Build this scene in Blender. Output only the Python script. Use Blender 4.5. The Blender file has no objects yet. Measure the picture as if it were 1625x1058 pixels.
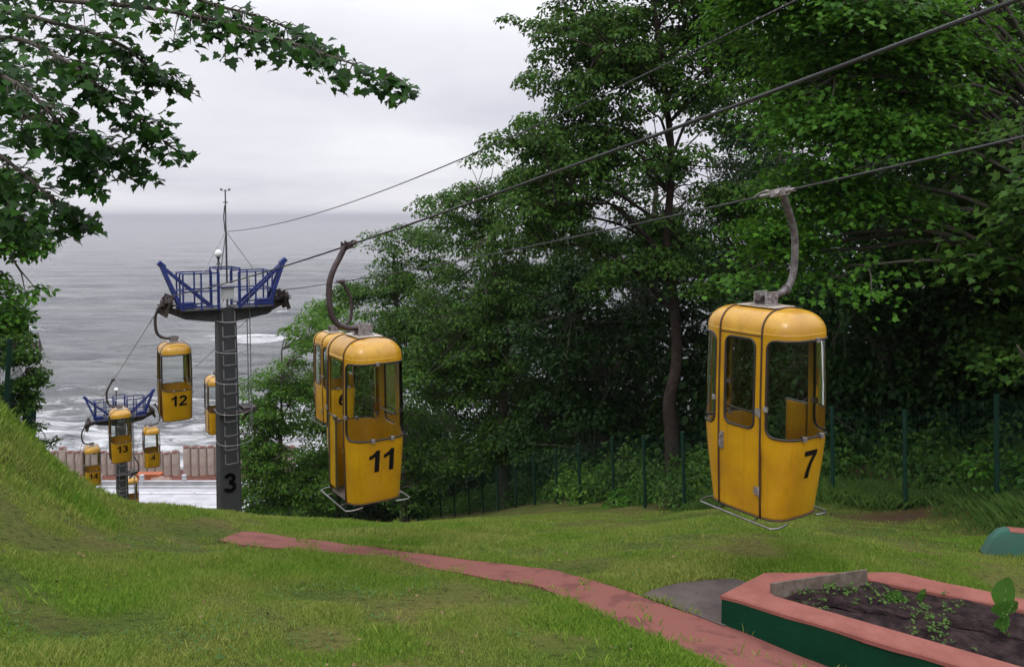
import bpy, bmesh, math, random
import numpy as np
from mathutils import Vector, Matrix

R = math.radians
sc = bpy.context.scene
COL = sc.collection

# ------------------------------------------------------------------ camera, sky, sun, exposure
EYE = 38.0                      # metres above the sea
FPX = 1250.0                    # focal length in pixels of the 1625 px wide photograph
PITCH = R(3.0)
cam_d = bpy.data.cameras.new('camera')
cam = bpy.data.objects.new('camera', cam_d); COL.objects.link(cam)
cam.location = (0, 0, EYE)
cam.rotation_euler = (R(90) - PITCH, 0, 0)
cam_d.sensor_width = 36.0
cam_d.lens = 36.0 * FPX / 1625.0
cam_d.shift_y = -(529.0 - 410.0) / 1625.0
cam_d.clip_start = 0.05; cam_d.clip_end = 60000
sc.camera = cam

sc.view_settings.view_transform = 'Standard'
sc.view_settings.look = 'None'
sc.view_settings.gamma = 1.0
sc.view_settings.exposure = 0.0
sc.cycles.use_denoising = True
sc.cycles.max_bounces = 7
sc.cycles.diffuse_bounces = 3
sc.cycles.glossy_bounces = 3
sc.cycles.transmission_bounces = 5
sc.cycles.transparent_max_bounces = 12
sc.cycles.volume_bounces = 1
sc.cycles.caustics_reflective = False
sc.cycles.caustics_refractive = False
sc.cycles.sample_clamp_indirect = 6.0

SUN_EL, SUN_AZ = R(56), R(200)      # azimuth measured clockwise from +Y
w = bpy.data.worlds.new('World'); sc.world = w
w.use_nodes = True
nt = w.node_tree; nt.nodes.clear()
def N(t, **k):
    n = nt.nodes.new(t)
    for a, v in k.items(): setattr(n, a, v)
    return n
def L(a, b): nt.links.new(a, b)
out = N('ShaderNodeOutputWorld'); bg = N('ShaderNodeBackground')
bg.inputs['Strength'].default_value = 0.1
sky = N('ShaderNodeTexSky'); sky.sky_type = 'NISHITA'; sky.sun_disc = False
sky.sun_elevation = SUN_EL; sky.sun_rotation = SUN_AZ
tc = N('ShaderNodeTexCoord'); sep = N('ShaderNodeSeparateXYZ'); L(tc.outputs['Generated'], sep.inputs[0])
zc = N('ShaderNodeMath', operation='MAXIMUM'); L(sep.outputs['Z'], zc.inputs[0]); zc.inputs[1].default_value = 0.0
za = N('ShaderNodeMath', operation='ADD'); L(zc.outputs[0], za.inputs[0]); za.inputs[1].default_value = 0.16
dx = N('ShaderNodeMath', operation='DIVIDE'); L(sep.outputs['X'], dx.inputs[0]); L(za.outputs[0], dx.inputs[1])
dy = N('ShaderNodeMath', operation='DIVIDE'); L(sep.outputs['Y'], dy.inputs[0]); L(za.outputs[0], dy.inputs[1])
cx = N('ShaderNodeCombineXYZ'); L(dx.outputs[0], cx.inputs[0]); L(dy.outputs[0], cx.inputs[1]); cx.inputs[2].default_value = 3.7
n1 = N('ShaderNodeTexNoise'); n1.inputs['Scale'].default_value = 0.75; n1.inputs['Detail'].default_value = 6; n1.inputs['Roughness'].default_value = 0.5
L(cx.outputs[0], n1.inputs['Vector'])
cr = N('ShaderNodeValToRGB')                       # cloud brightness between thin and thick parts of the deck
cr.color_ramp.elements[0].position = 0.32; cr.color_ramp.elements[0].color = (0.69, 0.69, 0.77, 1)
cr.color_ramp.elements[1].position = 0.66; cr.color_ramp.elements[1].color = (0.93, 0.93, 0.97, 1)
L(n1.outputs['Fac'], cr.inputs[0])
zr = N('ShaderNodeMapRange')                       # overcast deck: brighter overhead than at the horizon
zr.inputs['From Min'].default_value = 0.22; zr.inputs['From Max'].default_value = 1.0
zr.inputs['To Min'].default_value = 10.6; zr.inputs['To Max'].default_value = 32.0
L(zc.outputs[0], zr.inputs['Value'])
cm = N('ShaderNodeVectorMath', operation='SCALE'); L(cr.outputs[0], cm.inputs[0]); L(zr.outputs[0], cm.inputs['Scale'])
mx = N('ShaderNodeMix', data_type='RGBA'); mx.inputs[0].default_value = 0.94
L(sky.outputs[0], mx.inputs[6]); L(cm.outputs[0], mx.inputs[7])
L(mx.outputs[2], bg.inputs['Color']); L(bg.outputs[0], out.inputs['Surface'])

sun_d = bpy.data.lights.new('sun', 'SUN'); sun_d.energy = 1.2; sun_d.angle = R(24); sun_d.color = (1.0, 0.96, 0.9)
sun = bpy.data.objects.new('sun', sun_d); COL.objects.link(sun)
sd = Vector((math.sin(SUN_AZ) * math.cos(SUN_EL), math.cos(SUN_AZ) * math.cos(SUN_EL), math.sin(SUN_EL)))
sun.rotation_euler = (-sd).to_track_quat('-Z', 'Y').to_euler()
sun.location = (0, 0, 80)

# ------------------------------------------------------------------ pixel rays (photograph pixel -> world)
CT, ST = math.cos(PITCH), math.sin(PITCH)
def ray(px, py):
    xc = (px - 812.5) / FPX; yc = -(py - 410.0) / FPX
    return np.array([xc, CT + yc * ST, yc * CT - ST])
def P(px, py, Y):
    d = ray(px, py); return np.array([0, 0, EYE]) + d * (Y / d[1])
def on_z(px, py, z):
    d = ray(px, py); return np.array([0, 0, EYE]) + d * ((z - EYE) / d[2])

# ------------------------------------------------------------------ tagging helpers
def tag(o, label=None, cat=None, group=None, kind=None):
    if label: o['label'] = label
    if cat: o['category'] = cat
    if group: o['group'] = group
    if kind: o['kind'] = kind
    return o
def thing(name, label, cat, loc=(0, 0, 0), rotz=0.0, group=None):
    o = bpy.data.objects.new(name, None); COL.objects.link(o)
    o.empty_display_size = 0.3
    o.location = tuple(float(v) for v in loc); o.rotation_euler = (0, 0, rotz)
    return tag(o, label, cat, group)

class MB:
    """collects verts and faces of one mesh"""
    def __init__(s): s.v = []; s.f = []
    def add(s, vs, fs):
        b = len(s.v); s.v += [tuple(float(c) for c in p) for p in vs]; s.f += [tuple(i + b for i in f) for f in fs]
    def box(s, c, size, rot=None):
        hx, hy, hz = size[0] / 2, size[1] / 2, size[2] / 2
        vs = [Vector((x, y, z)) for x in (-hx, hx) for y in (-hy, hy) for z in (-hz, hz)]
        if rot is not None: vs = [rot @ p for p in vs]
        c = Vector(c); vs = [p + c for p in vs]
        s.add(vs, [(0, 1, 3, 2), (4, 6, 7, 5), (0, 4, 5, 1), (2, 3, 7, 6), (0, 2, 6, 4), (1, 5, 7, 3)])
    def bar(s, a, b, wx, wy=None, up=(0, 0, 1)):
        a = Vector(a); b = Vector(b); d = b - a; ln = d.length
        if ln < 1e-6: return
        z = d / ln; upv = Vector(up)
        if abs(z.dot(upv)) > 0.98: upv = Vector((1, 0, 0))
        x = upv.cross(z).normalized(); y = z.cross(x)
        M = Matrix((x, y, z)).transposed()
        s.box((a + b) / 2, (wx, wy or wx, ln), M)
    def tube(s, pts, r, seg=8, closed=False, caps=True):
        pts = [Vector(p) for p in pts]; n = len(pts)
        rs = r if isinstance(r, (list, tuple, np.ndarray)) else [r] * n
        tans = []
        for i in range(n):
            if closed: t = pts[(i + 1) % n] - pts[i - 1]
            else: t = pts[min(i + 1, n - 1)] - pts[max(i - 1, 0)]
            tans.append(t.normalized() if t.length > 1e-9 else Vector((0, 0, 1)))
        nr = Vector((0, 0, 1)) if abs(tans[0].z) < 0.9 else Vector((1, 0, 0))
        nr = (nr - tans[0] * nr.dot(tans[0])).normalized()
        vs = []
        for i in range(n):
            t = tans[i]; nr = nr - t * nr.dot(t)
            nr = nr.normalized() if nr.length > 1e-6 else t.orthogonal().normalized()
            bn = t.cross(nr)
            for k in range(seg):
                a = 2 * math.pi * k / seg
                vs.append(pts[i] + (nr * math.cos(a) + bn * math.sin(a)) * float(rs[i]))
        fs = []
        for i in range(n if closed else n - 1):
            j = (i + 1) % n
            for k in range(seg):
                k2 = (k + 1) % seg
                fs.append((i * seg + k, i * seg + k2, j * seg + k2, j * seg + k))
        if caps and not closed:
            fs.append(tuple(range(seg - 1, -1, -1))); fs.append(tuple((n - 1) * seg + k for k in range(seg)))
        s.add(vs, fs)
    def lathe(s, prof, c=(0, 0, 0), seg=20, axis='z'):
        c = Vector(c); vs = []
        for r, z in prof:
            for k in range(seg):
                a = 2 * math.pi * k / seg
                p = Vector((r * math.cos(a), r * math.sin(a), z))
                if axis == 'y': p = Vector((p.x, p.z, p.y))
                if axis == 'x': p = Vector((p.z, p.y, p.x))
                vs.append(c + p)
        n = len(prof); fs = []
        for i in range(n - 1):
            for k in range(seg):
                k2 = (k + 1) % seg
                fs.append((i * seg + k, i * seg + k2, (i + 1) * seg + k2, (i + 1) * seg + k))
        fs.append(tuple(range(seg - 1, -1, -1))); fs.append(tuple((n - 1) * seg + k for k in range(seg)))
        s.add(vs, fs)
    def grid(s, rows):
        n = len(rows); m = len(rows[0]); vs = [p for r in rows for p in r]
        s.add(vs, [(i * m + j, i * m + j + 1, (i + 1) * m + j + 1, (i + 1) * m + j) for i in range(n - 1) for j in range(m - 1)])
    def prism(s, poly, z0, z1):
        n = len(poly); vs = [(p[0], p[1], z0) for p in poly] + [(p[0], p[1], z1) for p in poly]
        fs = [tuple(range(n - 1, -1, -1)), tuple(range(n, 2 * n))] + [(i, (i + 1) % n, n + (i + 1) % n, n + i) for i in range(n)]
        s.add(vs, fs)
    def mesh(s, name, mat, smooth=None, weld=False, bevel=0.0):
        me = bpy.data.meshes.new(name); me.from_pydata(s.v, [], s.f)
        bm = bmesh.new(); bm.from_mesh(me)
        if weld: bmesh.ops.remove_doubles(bm, verts=bm.verts, dist=1e-4)
        if bevel:
            bmesh.ops.bevel(bm, geom=bm.edges[:], offset=bevel, segments=2, affect='EDGES', profile=0.6, clamp_overlap=True)
        bmesh.ops.recalc_face_normals(bm, faces=bm.faces)
        bm.to_mesh(me); bm.free()
        if mat: me.materials.append(mat)
        me.update()
        if smooth is not None:
            me.polygons.foreach_set('use_smooth', [True] * len(me.polygons))
            if smooth < 180: me.set_sharp_from_angle(angle=R(smooth))
        return me
    def build(s, name, mat, parent=None, smooth=None, **k):
        return link(name, s.mesh(name, mat, smooth, **k), parent)
def link(name, me, parent=None):
    o = bpy.data.objects.new(name, me); COL.objects.link(o)
    if parent is not None: o.parent = parent
    return o
def children(o): return [c for c in COL.objects if c.parent is o]
def copy_tree(o, parent=None):
    c = o.copy(); COL.objects.link(c); c.parent = parent
    for ch in children(o): copy_tree(ch, c)
    return c

def poly_mesh(name, verts, nper, mat, smooth=False):
    """fast mesh of equal n-gons from an (M*nper, 3) array"""
    verts = np.asarray(verts, dtype=np.float32); nv = len(verts); nf = nv // nper
    me = bpy.data.meshes.new(name)
    me.vertices.add(nv); me.vertices.foreach_set('co', verts.ravel())
    me.loops.add(nv); me.loops.foreach_set('vertex_index', np.arange(nv, dtype=np.int32))
    me.polygons.add(nf)
    me.polygons.foreach_set('loop_start', np.arange(0, nv, nper, dtype=np.int32))
    me.polygons.foreach_set('loop_total', np.full(nf, nper, dtype=np.int32))
    if smooth: me.polygons.foreach_set('use_smooth', np.ones(nf, dtype=bool))
    me.update(calc_edges=True); me.validate()
    if mat: me.materials.append(mat)
    return me

# ------------------------------------------------------------------ materials
def mat(name, base, rough=0.6, metal=0.0, coat=0.0, var=0.0, vscale=6.0, bump=0.0, bscale=40.0, dark=None, spec=None, dirt=None):
    m = bpy.data.materials.new(name); m.use_nodes = True
    t = m.node_tree; b = t.nodes['Principled BSDF']
    b.inputs['Base Color'].default_value = (*base, 1); b.inputs['Roughness'].default_value = rough
    b.inputs['Metallic'].default_value = metal; b.inputs['Coat Weight'].default_value = coat
    b.inputs['Coat Roughness'].default_value = 0.12
    if spec is not None: b.inputs['Specular IOR Level'].default_value = spec
    tc = t.nodes.new('ShaderNodeTexCoord')
    if var or dark:
        n = t.nodes.new('ShaderNodeTexNoise'); n.inputs['Scale'].default_value = vscale; n.inputs['Detail'].default_value = 7; n.inputs['Roughness'].default_value = 0.62
        t.links.new(tc.outputs['Object'], n.inputs['Vector'])
        r = t.nodes.new('ShaderNodeValToRGB')
        d = dark or tuple(c * (1 - var) for c in base)
        r.color_ramp.elements[0].position = 0.36; r.color_ramp.elements[0].color = (*d, 1)
        r.color_ramp.elements[1].position = 0.62; r.color_ramp.elements[1].color = (*base, 1)
        t.links.new(n.outputs['Fac'], r.inputs[0]); t.links.new(r.outputs[0], b.inputs['Base Color'])
        rr = t.nodes.new('ShaderNodeMapRange'); rr.inputs['To Min'].default_value = min(1, rough + 0.15); rr.inputs['To Max'].default_value = max(0.03, rough - 0.08)
        t.links.new(n.outputs['Fac'], rr.inputs['Value']); t.links.new(rr.outputs[0], b.inputs['Roughness'])
    if bump:
        n2 = t.nodes.new('ShaderNodeTexNoise'); n2.inputs['Scale'].default_value = bscale; n2.inputs['Detail'].default_value = 5
        t.links.new(tc.outputs['Object'], n2.inputs['Vector'])
        bp = t.nodes.new('ShaderNodeBump'); bp.inputs['Strength'].default_value = bump; bp.inputs['Distance'].default_value = 0.02
        t.links.new(n2.outputs['Fac'], bp.inputs['Height']); t.links.new(bp.outputs[0], b.inputs['Normal'])
    return m

def leaf_mat(name, c1, c2, transl=0.35, rough=0.5, spec=0.12):
    m = bpy.data.materials.new(name); m.use_nodes = True
    t = m.node_tree; b = t.nodes['Principled BSDF']; o = t.nodes['Material Output']
    g = t.nodes.new('ShaderNodeNewGeometry')
    r = t.nodes.new('ShaderNodeValToRGB')
    r.color_ramp.elements[0].color = (*c1, 1); r.color_ramp.elements[1].color = (*c2, 1)
    t.links.new(g.outputs['Random Per Island'], r.inputs[0])
    b.inputs['Roughness'].default_value = rough; b.inputs['Specular IOR Level'].default_value = spec
    t.links.new(r.outputs[0], b.inputs['Base Color'])
    tr = t.nodes.new('ShaderNodeBsdfTranslucent')
    hv = t.nodes.new('ShaderNodeHueSaturation'); hv.inputs['Value'].default_value = 1.5; hv.inputs['Hue'].default_value = 0.49
    t.links.new(r.outputs[0], hv.inputs['Color']); t.links.new(hv.outputs[0], tr.inputs['Color'])
    ms = t.nodes.new('ShaderNodeMixShader'); ms.inputs[0].default_value = transl
    t.links.new(b.outputs[0], ms.inputs[1]); t.links.new(tr.outputs[0], ms.inputs[2]); t.links.new(ms.outputs[0], o.inputs['Surface'])
    return m

def glass_mat(name, tint=(0.93, 0.95, 0.94), rough=0.03):
    m = bpy.data.materials.new(name); m.use_nodes = True
    t = m.node_tree; t.nodes.remove(t.nodes['Principled BSDF']); o = t.nodes['Material Output']
    tr = t.nodes.new('ShaderNodeBsdfTransparent'); tr.inputs[0].default_value = (*tint, 1)
    gl = t.nodes.new('ShaderNodeBsdfGlossy'); gl.inputs['Roughness'].default_value = rough
    f = t.nodes.new('ShaderNodeFresnel'); f.inputs[0].default_value = 1.45
    ms = t.nodes.new('ShaderNodeMixShader')
    t.links.new(f.outputs[0], ms.inputs[0]); t.links.new(tr.outputs[0], ms.inputs[1]); t.links.new(gl.outputs[0], ms.inputs[2])
    t.links.new(ms.outputs[0], o.inputs['Surface'])
    return m

M = {}
M['yellow'] = mat('yellow_paint', (0.50, 0.265, 0.004), 0.36, coat=0.4, dark=(0.38, 0.185, 0.004), vscale=2.6, bump=0.05, bscale=6)
_t = M['yellow'].node_tree; _b = _t.nodes['Principled BSDF']; _src = _b.inputs['Base Color'].links[0].from_socket       # run-off streaks and small chips in the paint
_tc = _t.nodes.new('ShaderNodeTexCoord'); _mp = _t.nodes.new('ShaderNodeMapping'); _mp.inputs['Scale'].default_value = (26, 26, 1.3); _t.links.new(_tc.outputs['Object'], _mp.inputs['Vector'])
_n = _t.nodes.new('ShaderNodeTexNoise'); _n.inputs['Scale'].default_value = 1.0; _n.inputs['Detail'].default_value = 6; _t.links.new(_mp.outputs[0], _n.inputs['Vector'])
_mr = _t.nodes.new('ShaderNodeMapRange'); _mr.inputs['From Min'].default_value = 0.56; _mr.inputs['From Max'].default_value = 0.80; _mr.inputs['To Max'].default_value = 0.55; _t.links.new(_n.outputs['Fac'], _mr.inputs['Value'])
_m1 = _t.nodes.new('ShaderNodeMix'); _m1.data_type = 'RGBA'; _m1.inputs[7].default_value = (0.22, 0.10, 0.012, 1); _t.links.new(_mr.outputs[0], _m1.inputs[0]); _t.links.new(_src, _m1.inputs[6])
_n2 = _t.nodes.new('ShaderNodeTexNoise'); _n2.inputs['Scale'].default_value = 38; _n2.inputs['Detail'].default_value = 3; _t.links.new(_tc.outputs['Object'], _n2.inputs['Vector'])
_mr2 = _t.nodes.new('ShaderNodeMapRange'); _mr2.inputs['From Min'].default_value = 0.71; _mr2.inputs['From Max'].default_value = 0.74; _mr2.inputs['To Max'].default_value = 0.8; _t.links.new(_n2.outputs['Fac'], _mr2.inputs['Value'])
_m2 = _t.nodes.new('ShaderNodeMix'); _m2.data_type = 'RGBA'; _m2.inputs[7].default_value = (0.12, 0.05, 0.02, 1); _t.links.new(_mr2.outputs[0], _m2.inputs[0]); _t.links.new(_m1.outputs[2], _m2.inputs[6]); _t.links.new(_m2.outputs[2], _b.inputs['Base Color'])
M['seam'] = mat('seam_rubber', (0.045, 0.018, 0.012), 0.6)
M['gasket'] = mat('window_rubber', (0.02, 0.015, 0.014), 0.5)
M['glass'] = glass_mat('perspex')
M['chrome'] = mat('worn_chrome', (0.26, 0.26, 0.26), 0.34, metal=1.0, var=0.3, vscale=20)
M['hanger'] = mat('hanger_steel', (0.16, 0.15, 0.15), 0.5, metal=0.3, dark=(0.06, 0.045, 0.045), vscale=14, bump=0.1)
M['hanger_dark'] = mat('rusty_hanger_steel', (0.075, 0.05, 0.05), 0.5, metal=0.25, dark=(0.035, 0.022, 0.024), vscale=14, bump=0.1)
M['bracket'] = mat('bracket_steel', (0.32, 0.31, 0.31), 0.5, metal=0.4, dark=(0.16, 0.12, 0.11), vscale=25)
M['plate'] = mat('roof_plate_sky_grey', (0.45, 0.41, 0.37), 0.35, dark=(0.36, 0.29, 0.2), vscale=9)  # pale grey puts the sky's reflection on the roof into the colour
M['number'] = mat('number_black', (0.009, 0.008, 0.008), 0.8, spec=0.05)
M['rope'] = mat('wire_rope', (0.055, 0.055, 0.058), 0.45, metal=0.3)
M['tower'] = mat('tower_paint', (0.050, 0.051, 0.057), 0.6, spec=0.3, dark=(0.05, 0.05, 0.055), vscale=3.5, bump=0.05)
M['tower_num'] = mat('tower_number', (0.004, 0.004, 0.004), 0.9, spec=0.0)
M['arm'] = mat('arm_paint', (0.062, 0.062, 0.068), 0.6, spec=0.25, dark=(0.04, 0.04, 0.044), vscale=5)
M['blue'] = mat('blue_paint', (0.006, 0.022, 0.17), 0.45, dark=(0.005, 0.014, 0.09), vscale=8)
M['sheave'] = mat('sheave_black', (0.028, 0.022, 0.022), 0.6, dark=(0.05, 0.03, 0.024), vscale=11)
M['galv'] = mat('galvanised', (0.30, 0.30, 0.31), 0.5, metal=0.6, var=0.3, vscale=18)
M['box'] = mat('cabinet_grey', (0.42, 0.43, 0.44), 0.5, var=0.15)
M['lamp'] = mat('opal_glass', (0.8, 0.8, 0.8), 0.25)
M['fence'] = mat('fence_green', (0.004, 0.032, 0.019), 0.6, spec=0.25, var=0.4, vscale=10)
M['bark'] = mat('bark', (0.115, 0.095, 0.078), 0.9, dark=(0.05, 0.042, 0.036), vscale=7, bump=0.6, bscale=18)
M['bark_light'] = mat('bark_light', (0.048, 0.036, 0.031), 0.95, spec=0.1, dark=(0.022, 0.017, 0.015), vscale=5, bump=0.5, bscale=14)
M['twig'] = mat('twig_bark', (0.06, 0.05, 0.04), 0.9)
M['concrete'] = mat('concrete', (0.43, 0.43, 0.45), 0.8, dark=(0.32, 0.32, 0.34), vscale=0.6, bump=0.1)
M['pile'] = mat('sheet_pile_steel', (0.42, 0.35, 0.31), 0.8, dark=(0.30, 0.23, 0.20), vscale=0.9, bump=0.1)
M['rust'] = mat('rusty_iron', (0.16, 0.05, 0.03), 0.85, dark=(0.07, 0.03, 0.022), vscale=1.5)
M['board'] = mat('weathered_board', (0.15, 0.12, 0.10), 0.9, spec=0.2, dark=(0.09, 0.07, 0.055), vscale=12, bump=0.2)
M['soil'] = mat('soil', (0.040, 0.026, 0.026), 0.95, spec=0.1, dark=(0.011, 0.007, 0.008), vscale=9, bump=1.0, bscale=30)
M['leaf_dark'] = leaf_mat('leaf_dark', (0.009, 0.030, 0.008), (0.026, 0.066, 0.012), 0.2)  # dark green, deepened so the leaf colour carries the wood's deep shade
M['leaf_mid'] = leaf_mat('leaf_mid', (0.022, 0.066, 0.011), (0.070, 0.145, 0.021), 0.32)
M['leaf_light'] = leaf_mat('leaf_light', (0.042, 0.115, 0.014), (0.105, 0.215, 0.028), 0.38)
M['leaf_maple'] = leaf_mat('leaf_maple', (0.026, 0.090, 0.010), (0.078, 0.195, 0.018), 0.38, 0.45)
M['leaf_near'] = leaf_mat('leaf_near', (0.010, 0.034, 0.010), (0.036, 0.110, 0.014), 0.33, 0.5, 0.15)
M['leaf_yellow'] = leaf_mat('leaf_yellow', (0.05, 0.085, 0.02), (0.12, 0.15, 0.045), 0.35)
M['grass'] = leaf_mat('grass_blades', (0.085, 0.165, 0.014), (0.30, 0.31, 0.075), 0.3, 0.6, 0.1)
_t = M['grass'].node_tree; _r = [n for n in _t.nodes if n.type == 'VALTORGB'][0]          # lush and dry patches of the lawn
_r.color_ramp.elements[0].color = (0.070, 0.185, 0.016, 1); _r.color_ramp.elements[1].color = (0.25, 0.37, 0.055, 1)
_r2 = _t.nodes.new('ShaderNodeValToRGB'); _r2.color_ramp.elements[0].color = (0.13, 0.215, 0.028, 1); _r2.color_ramp.elements[1].color = (0.39, 0.40, 0.12, 1)
_g = [n for n in _t.nodes if n.type == 'NEW_GEOMETRY'][0]; _t.links.new(_g.outputs['Random Per Island'], _r2.inputs[0])
_tc = _t.nodes.new('ShaderNodeTexCoord'); _n = _t.nodes.new('ShaderNodeTexNoise'); _n.inputs['Scale'].default_value = 0.75; _n.inputs['Detail'].default_value = 5; _n.inputs['Roughness'].default_value = 0.6
_t.links.new(_tc.outputs['Object'], _n.inputs['Vector']); _mr = _t.nodes.new('ShaderNodeMapRange'); _mr.inputs['From Min'].default_value = 0.38; _mr.inputs['From Max'].default_value = 0.64
_t.links.new(_n.outputs['Fac'], _mr.inputs['Value']); _mx = _t.nodes.new('ShaderNodeMix'); _mx.data_type = 'RGBA'
_t.links.new(_mr.outputs[0], _mx.inputs[0]); _t.links.new(_r.outputs[0], _mx.inputs[6]); _t.links.new(_r2.outputs[0], _mx.inputs[7])
for _l in list(_t.links):
    if _l.from_node == _r and _l.to_node != _mx:
        _s = _l.to_socket; _t.links.remove(_l); _t.links.new(_mx.outputs[2], _s)
M['clover'] = leaf_mat('clover_leaf', (0.045, 0.11, 0.022), (0.10, 0.17, 0.04), 0.3)
M['rib'] = mat('leaf_rib', (0.22, 0.30, 0.10), 0.5)
M['dock'] = leaf_mat('dock_leaf', (0.045, 0.135, 0.02), (0.07, 0.175, 0.028), 0.35, 0.4)
# ------------------------------------------------------------------ terrain
CP = []
for px, py, Y in [
    (0, 1058, 4.6), (400, 1058, 4.8), (812, 1058, 5.0), (1150, 1058, 5.2), (1325, 1062, 5.75), (1500, 1090, 5.5), (1625, 1100, 5.4),
    (1145, 992, 6.3), (880, 930, 7.2), (1180, 880, 7.9), (880, 860, 10), (1080, 812, 15.6), (880, 830, 13), (880, 818, 16.5),
    (640, 830, 15), (500, 828, 16), (400, 850, 11), (360, 812, 16), (200, 900, 7.4), (500, 930, 7.0), (640, 870, 9.5),
    (0, 900, 6.6), (0, 780, 8.5), (0, 700, 10), (0, 642, 11.5), (100, 800, 10), (75, 725, 13), (150, 800, 14.5), (250, 802, 16),
    (75, 733, 12.1), (110, 775, 12.3), (150, 808, 12.5), (200, 808, 12.4), (250, 806, 12.6), (75, 775, 24), (110, 810, 24), (150, 835, 24), (200, 845, 25), (20, 720, 22), (300, 810, 13), (1625, 835, 10.6), (1580, 792, 11.7), (1625, 775, 11.9), (1440, 818, 12.3), (1600, 880, 8.8), (1400, 865, 8.8), (1320, 797, 13.2), (1250, 830, 11)]:
    CP.append(P(px, py, Y))
for x, y, z in [(-7.28, 20, -8.4), (-17.5, 36.6, -15.8), (-25, 50, -21.5), (-20, 70, -30), (-5.8, 42, -16.6), (0.1, 25, -9.4), (10, 25, -7.4), (10, 40, -12.5),
                (20, 30, -8), (5, 60, -23), (25, 60, -20), (30, 15, -3.5), (15, 16, -4.2), (40, 40, -11), (-12, 12, -1.4), (-20, 14, -0.6), (-13, 20, -5.3), (-11.8, 20, -7.2),
                (-25, 35, -12), (-40, 40, -11), (-20, 0, -1.4), (-10, 0, -2.0), (0, 0, -2.55), (10, 0, -2.8), (0, -15, -2.2), (20, 0, -3), (20, -15, -2.4), (-20, -15, -1.2),
                (45, 10, -2), (-45, 15, 0), (60, 60, -18), (-60, 60, -19), (12, 12, -4.0), (40, 75, -29), (-45, 75, -30), (0, 75, -31)]:
    CP.append(np.array([x, y, EYE + z]))
CP = np.array(CP)
def _k(r2): return np.where(r2 > 1e-12, 0.5 * r2 * np.log(np.maximum(r2, 1e-12)), 0.0)
def _tps(pts, lam=0.005):
    n = len(pts); d2 = ((pts[:, None, :2] - pts[None, :, :2]) ** 2).sum(-1)
    A = np.zeros((n + 3, n + 3)); A[:n, :n] = _k(d2) + lam * np.eye(n)
    A[:n, n] = 1; A[:n, n + 1:] = pts[:, :2]; A[n, :n] = 1; A[n + 1:, :n] = pts[:, :2].T
    b = np.zeros(n + 3); b[:n] = pts[:, 2]
    return np.linalg.solve(A, b)
_W = _tps(CP)
DECK = EYE - 35.0
def ss(a, b, x): t = np.clip((x - a) / (b - a), 0, 1); return t * t * (3 - 2 * t)
def ground(x, y):
    x = np.atleast_1d(np.asarray(x, float)); y = np.atleast_1d(np.asarray(y, float))
    shp = x.shape; xf = x.ravel(); yf = y.ravel(); outz = np.empty(len(xf)); n = len(CP)
    xc = np.clip(xf, -60, 60); yc = np.clip(yf, -16, 78)
    for i in range(0, len(xf), 40000):
        a, b = xc[i:i + 40000], yc[i:i + 40000]
        d2 = (a[:, None] - CP[None, :, 0]) ** 2 + (b[:, None] - CP[None, :, 1]) ** 2
        outz[i:i + 40000] = _k(d2) @ _W[:n] + _W[n] + _W[n + 1] * a + _W[n + 2] * b
    far = ss(70, 83, yf)
    outz = outz * (1 - far) + (DECK - 0.4) * far
    near = 1 - ss(22, 40, yf)
    bumps = 0.012 * np.sin(xf * 1.9 + 0.7 * yf) * np.sin(yf * 1.3 - 0.4 * xf) + 0.008 * np.sin(xf * 4.1 + 1.3) * np.sin(yf * 3.3)
    outz = outz + bumps * near - ss(103.5, 106, yf) * 3.0
    return outz.reshape(shp)
def g1(x, y): return float(ground(x, y)[0])
def on_ground(px, py, y0=3.5, y1=40):
    d = ray(px, py); Y = np.arange(y0, y1, 0.02); t = Y / d[1]
    gz = ground(d[0] * t, Y); z = EYE + d[2] * t
    i = np.argmax(z <= gz); return np.array([d[0] * t[i], Y[i], gz[i]])

def axis(parts):
    a = []
    for s, e, st in parts: a += list(np.arange(s, e, st))
    return np.array(a + [parts[-1][1]])
gx = axis([(-160, -40, 8), (-40, -14, 1.0), (-14, -10, 0.4), (-10, 11, 0.14), (11, 16, 0.4), (16, 40, 1.0), (40, 160, 8)])
gy = axis([(-40, 2, 2.0), (2, 18, 0.14), (18, 24, 0.3), (24, 60, 1.0), (60, 108, 1.5)])
GX, GY = np.meshgrid(gx, gy); GZ = ground(GX, GY)
m_ = MB(); nxg, nyg = len(gx), len(gy)
tm = bpy.data.meshes.new('ground')
idx = np.arange(nxg * nyg).reshape(nyg, nxg)
q = np.stack([idx[:-1, :-1], idx[:-1, 1:], idx[1:, 1:], idx[1:, :-1]], -1).reshape(-1, 4)
tm.vertices.add(nxg * nyg); tm.vertices.foreach_set('co', np.stack([GX, GY, GZ], -1).astype(np.float32).ravel())
tm.loops.add(q.size); tm.loops.foreach_set('vertex_index', q.astype(np.int32).ravel())
tm.polygons.add(len(q)); tm.polygons.foreach_set('loop_start', np.arange(0, q.size, 4, dtype=np.int32)); tm.polygons.foreach_set('loop_total', np.full(len(q), 4, dtype=np.int32))
tm.polygons.foreach_set('use_smooth', np.ones(len(q), dtype=bool)); tm.update(calc_edges=True)
gm = bpy.data.materials.new('turf_soil'); gm.use_nodes = True
t = gm.node_tree; b = t.nodes['Principled BSDF']; b.inputs['Roughness'].default_value = 0.95; b.inputs['Specular IOR Level'].default_value = 0.1
tcn = t.nodes.new('ShaderNodeTexCoord')
na = t.nodes.new('ShaderNodeTexNoise'); na.inputs['Scale'].default_value = 0.9; na.inputs['Detail'].default_value = 6
nb = t.nodes.new('ShaderNodeTexNoise'); nb.inputs['Scale'].default_value = 14; nb.inputs['Detail'].default_value = 6
for n_ in (na, nb): t.links.new(tcn.outputs['Object'], n_.inputs['Vector'])
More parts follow.
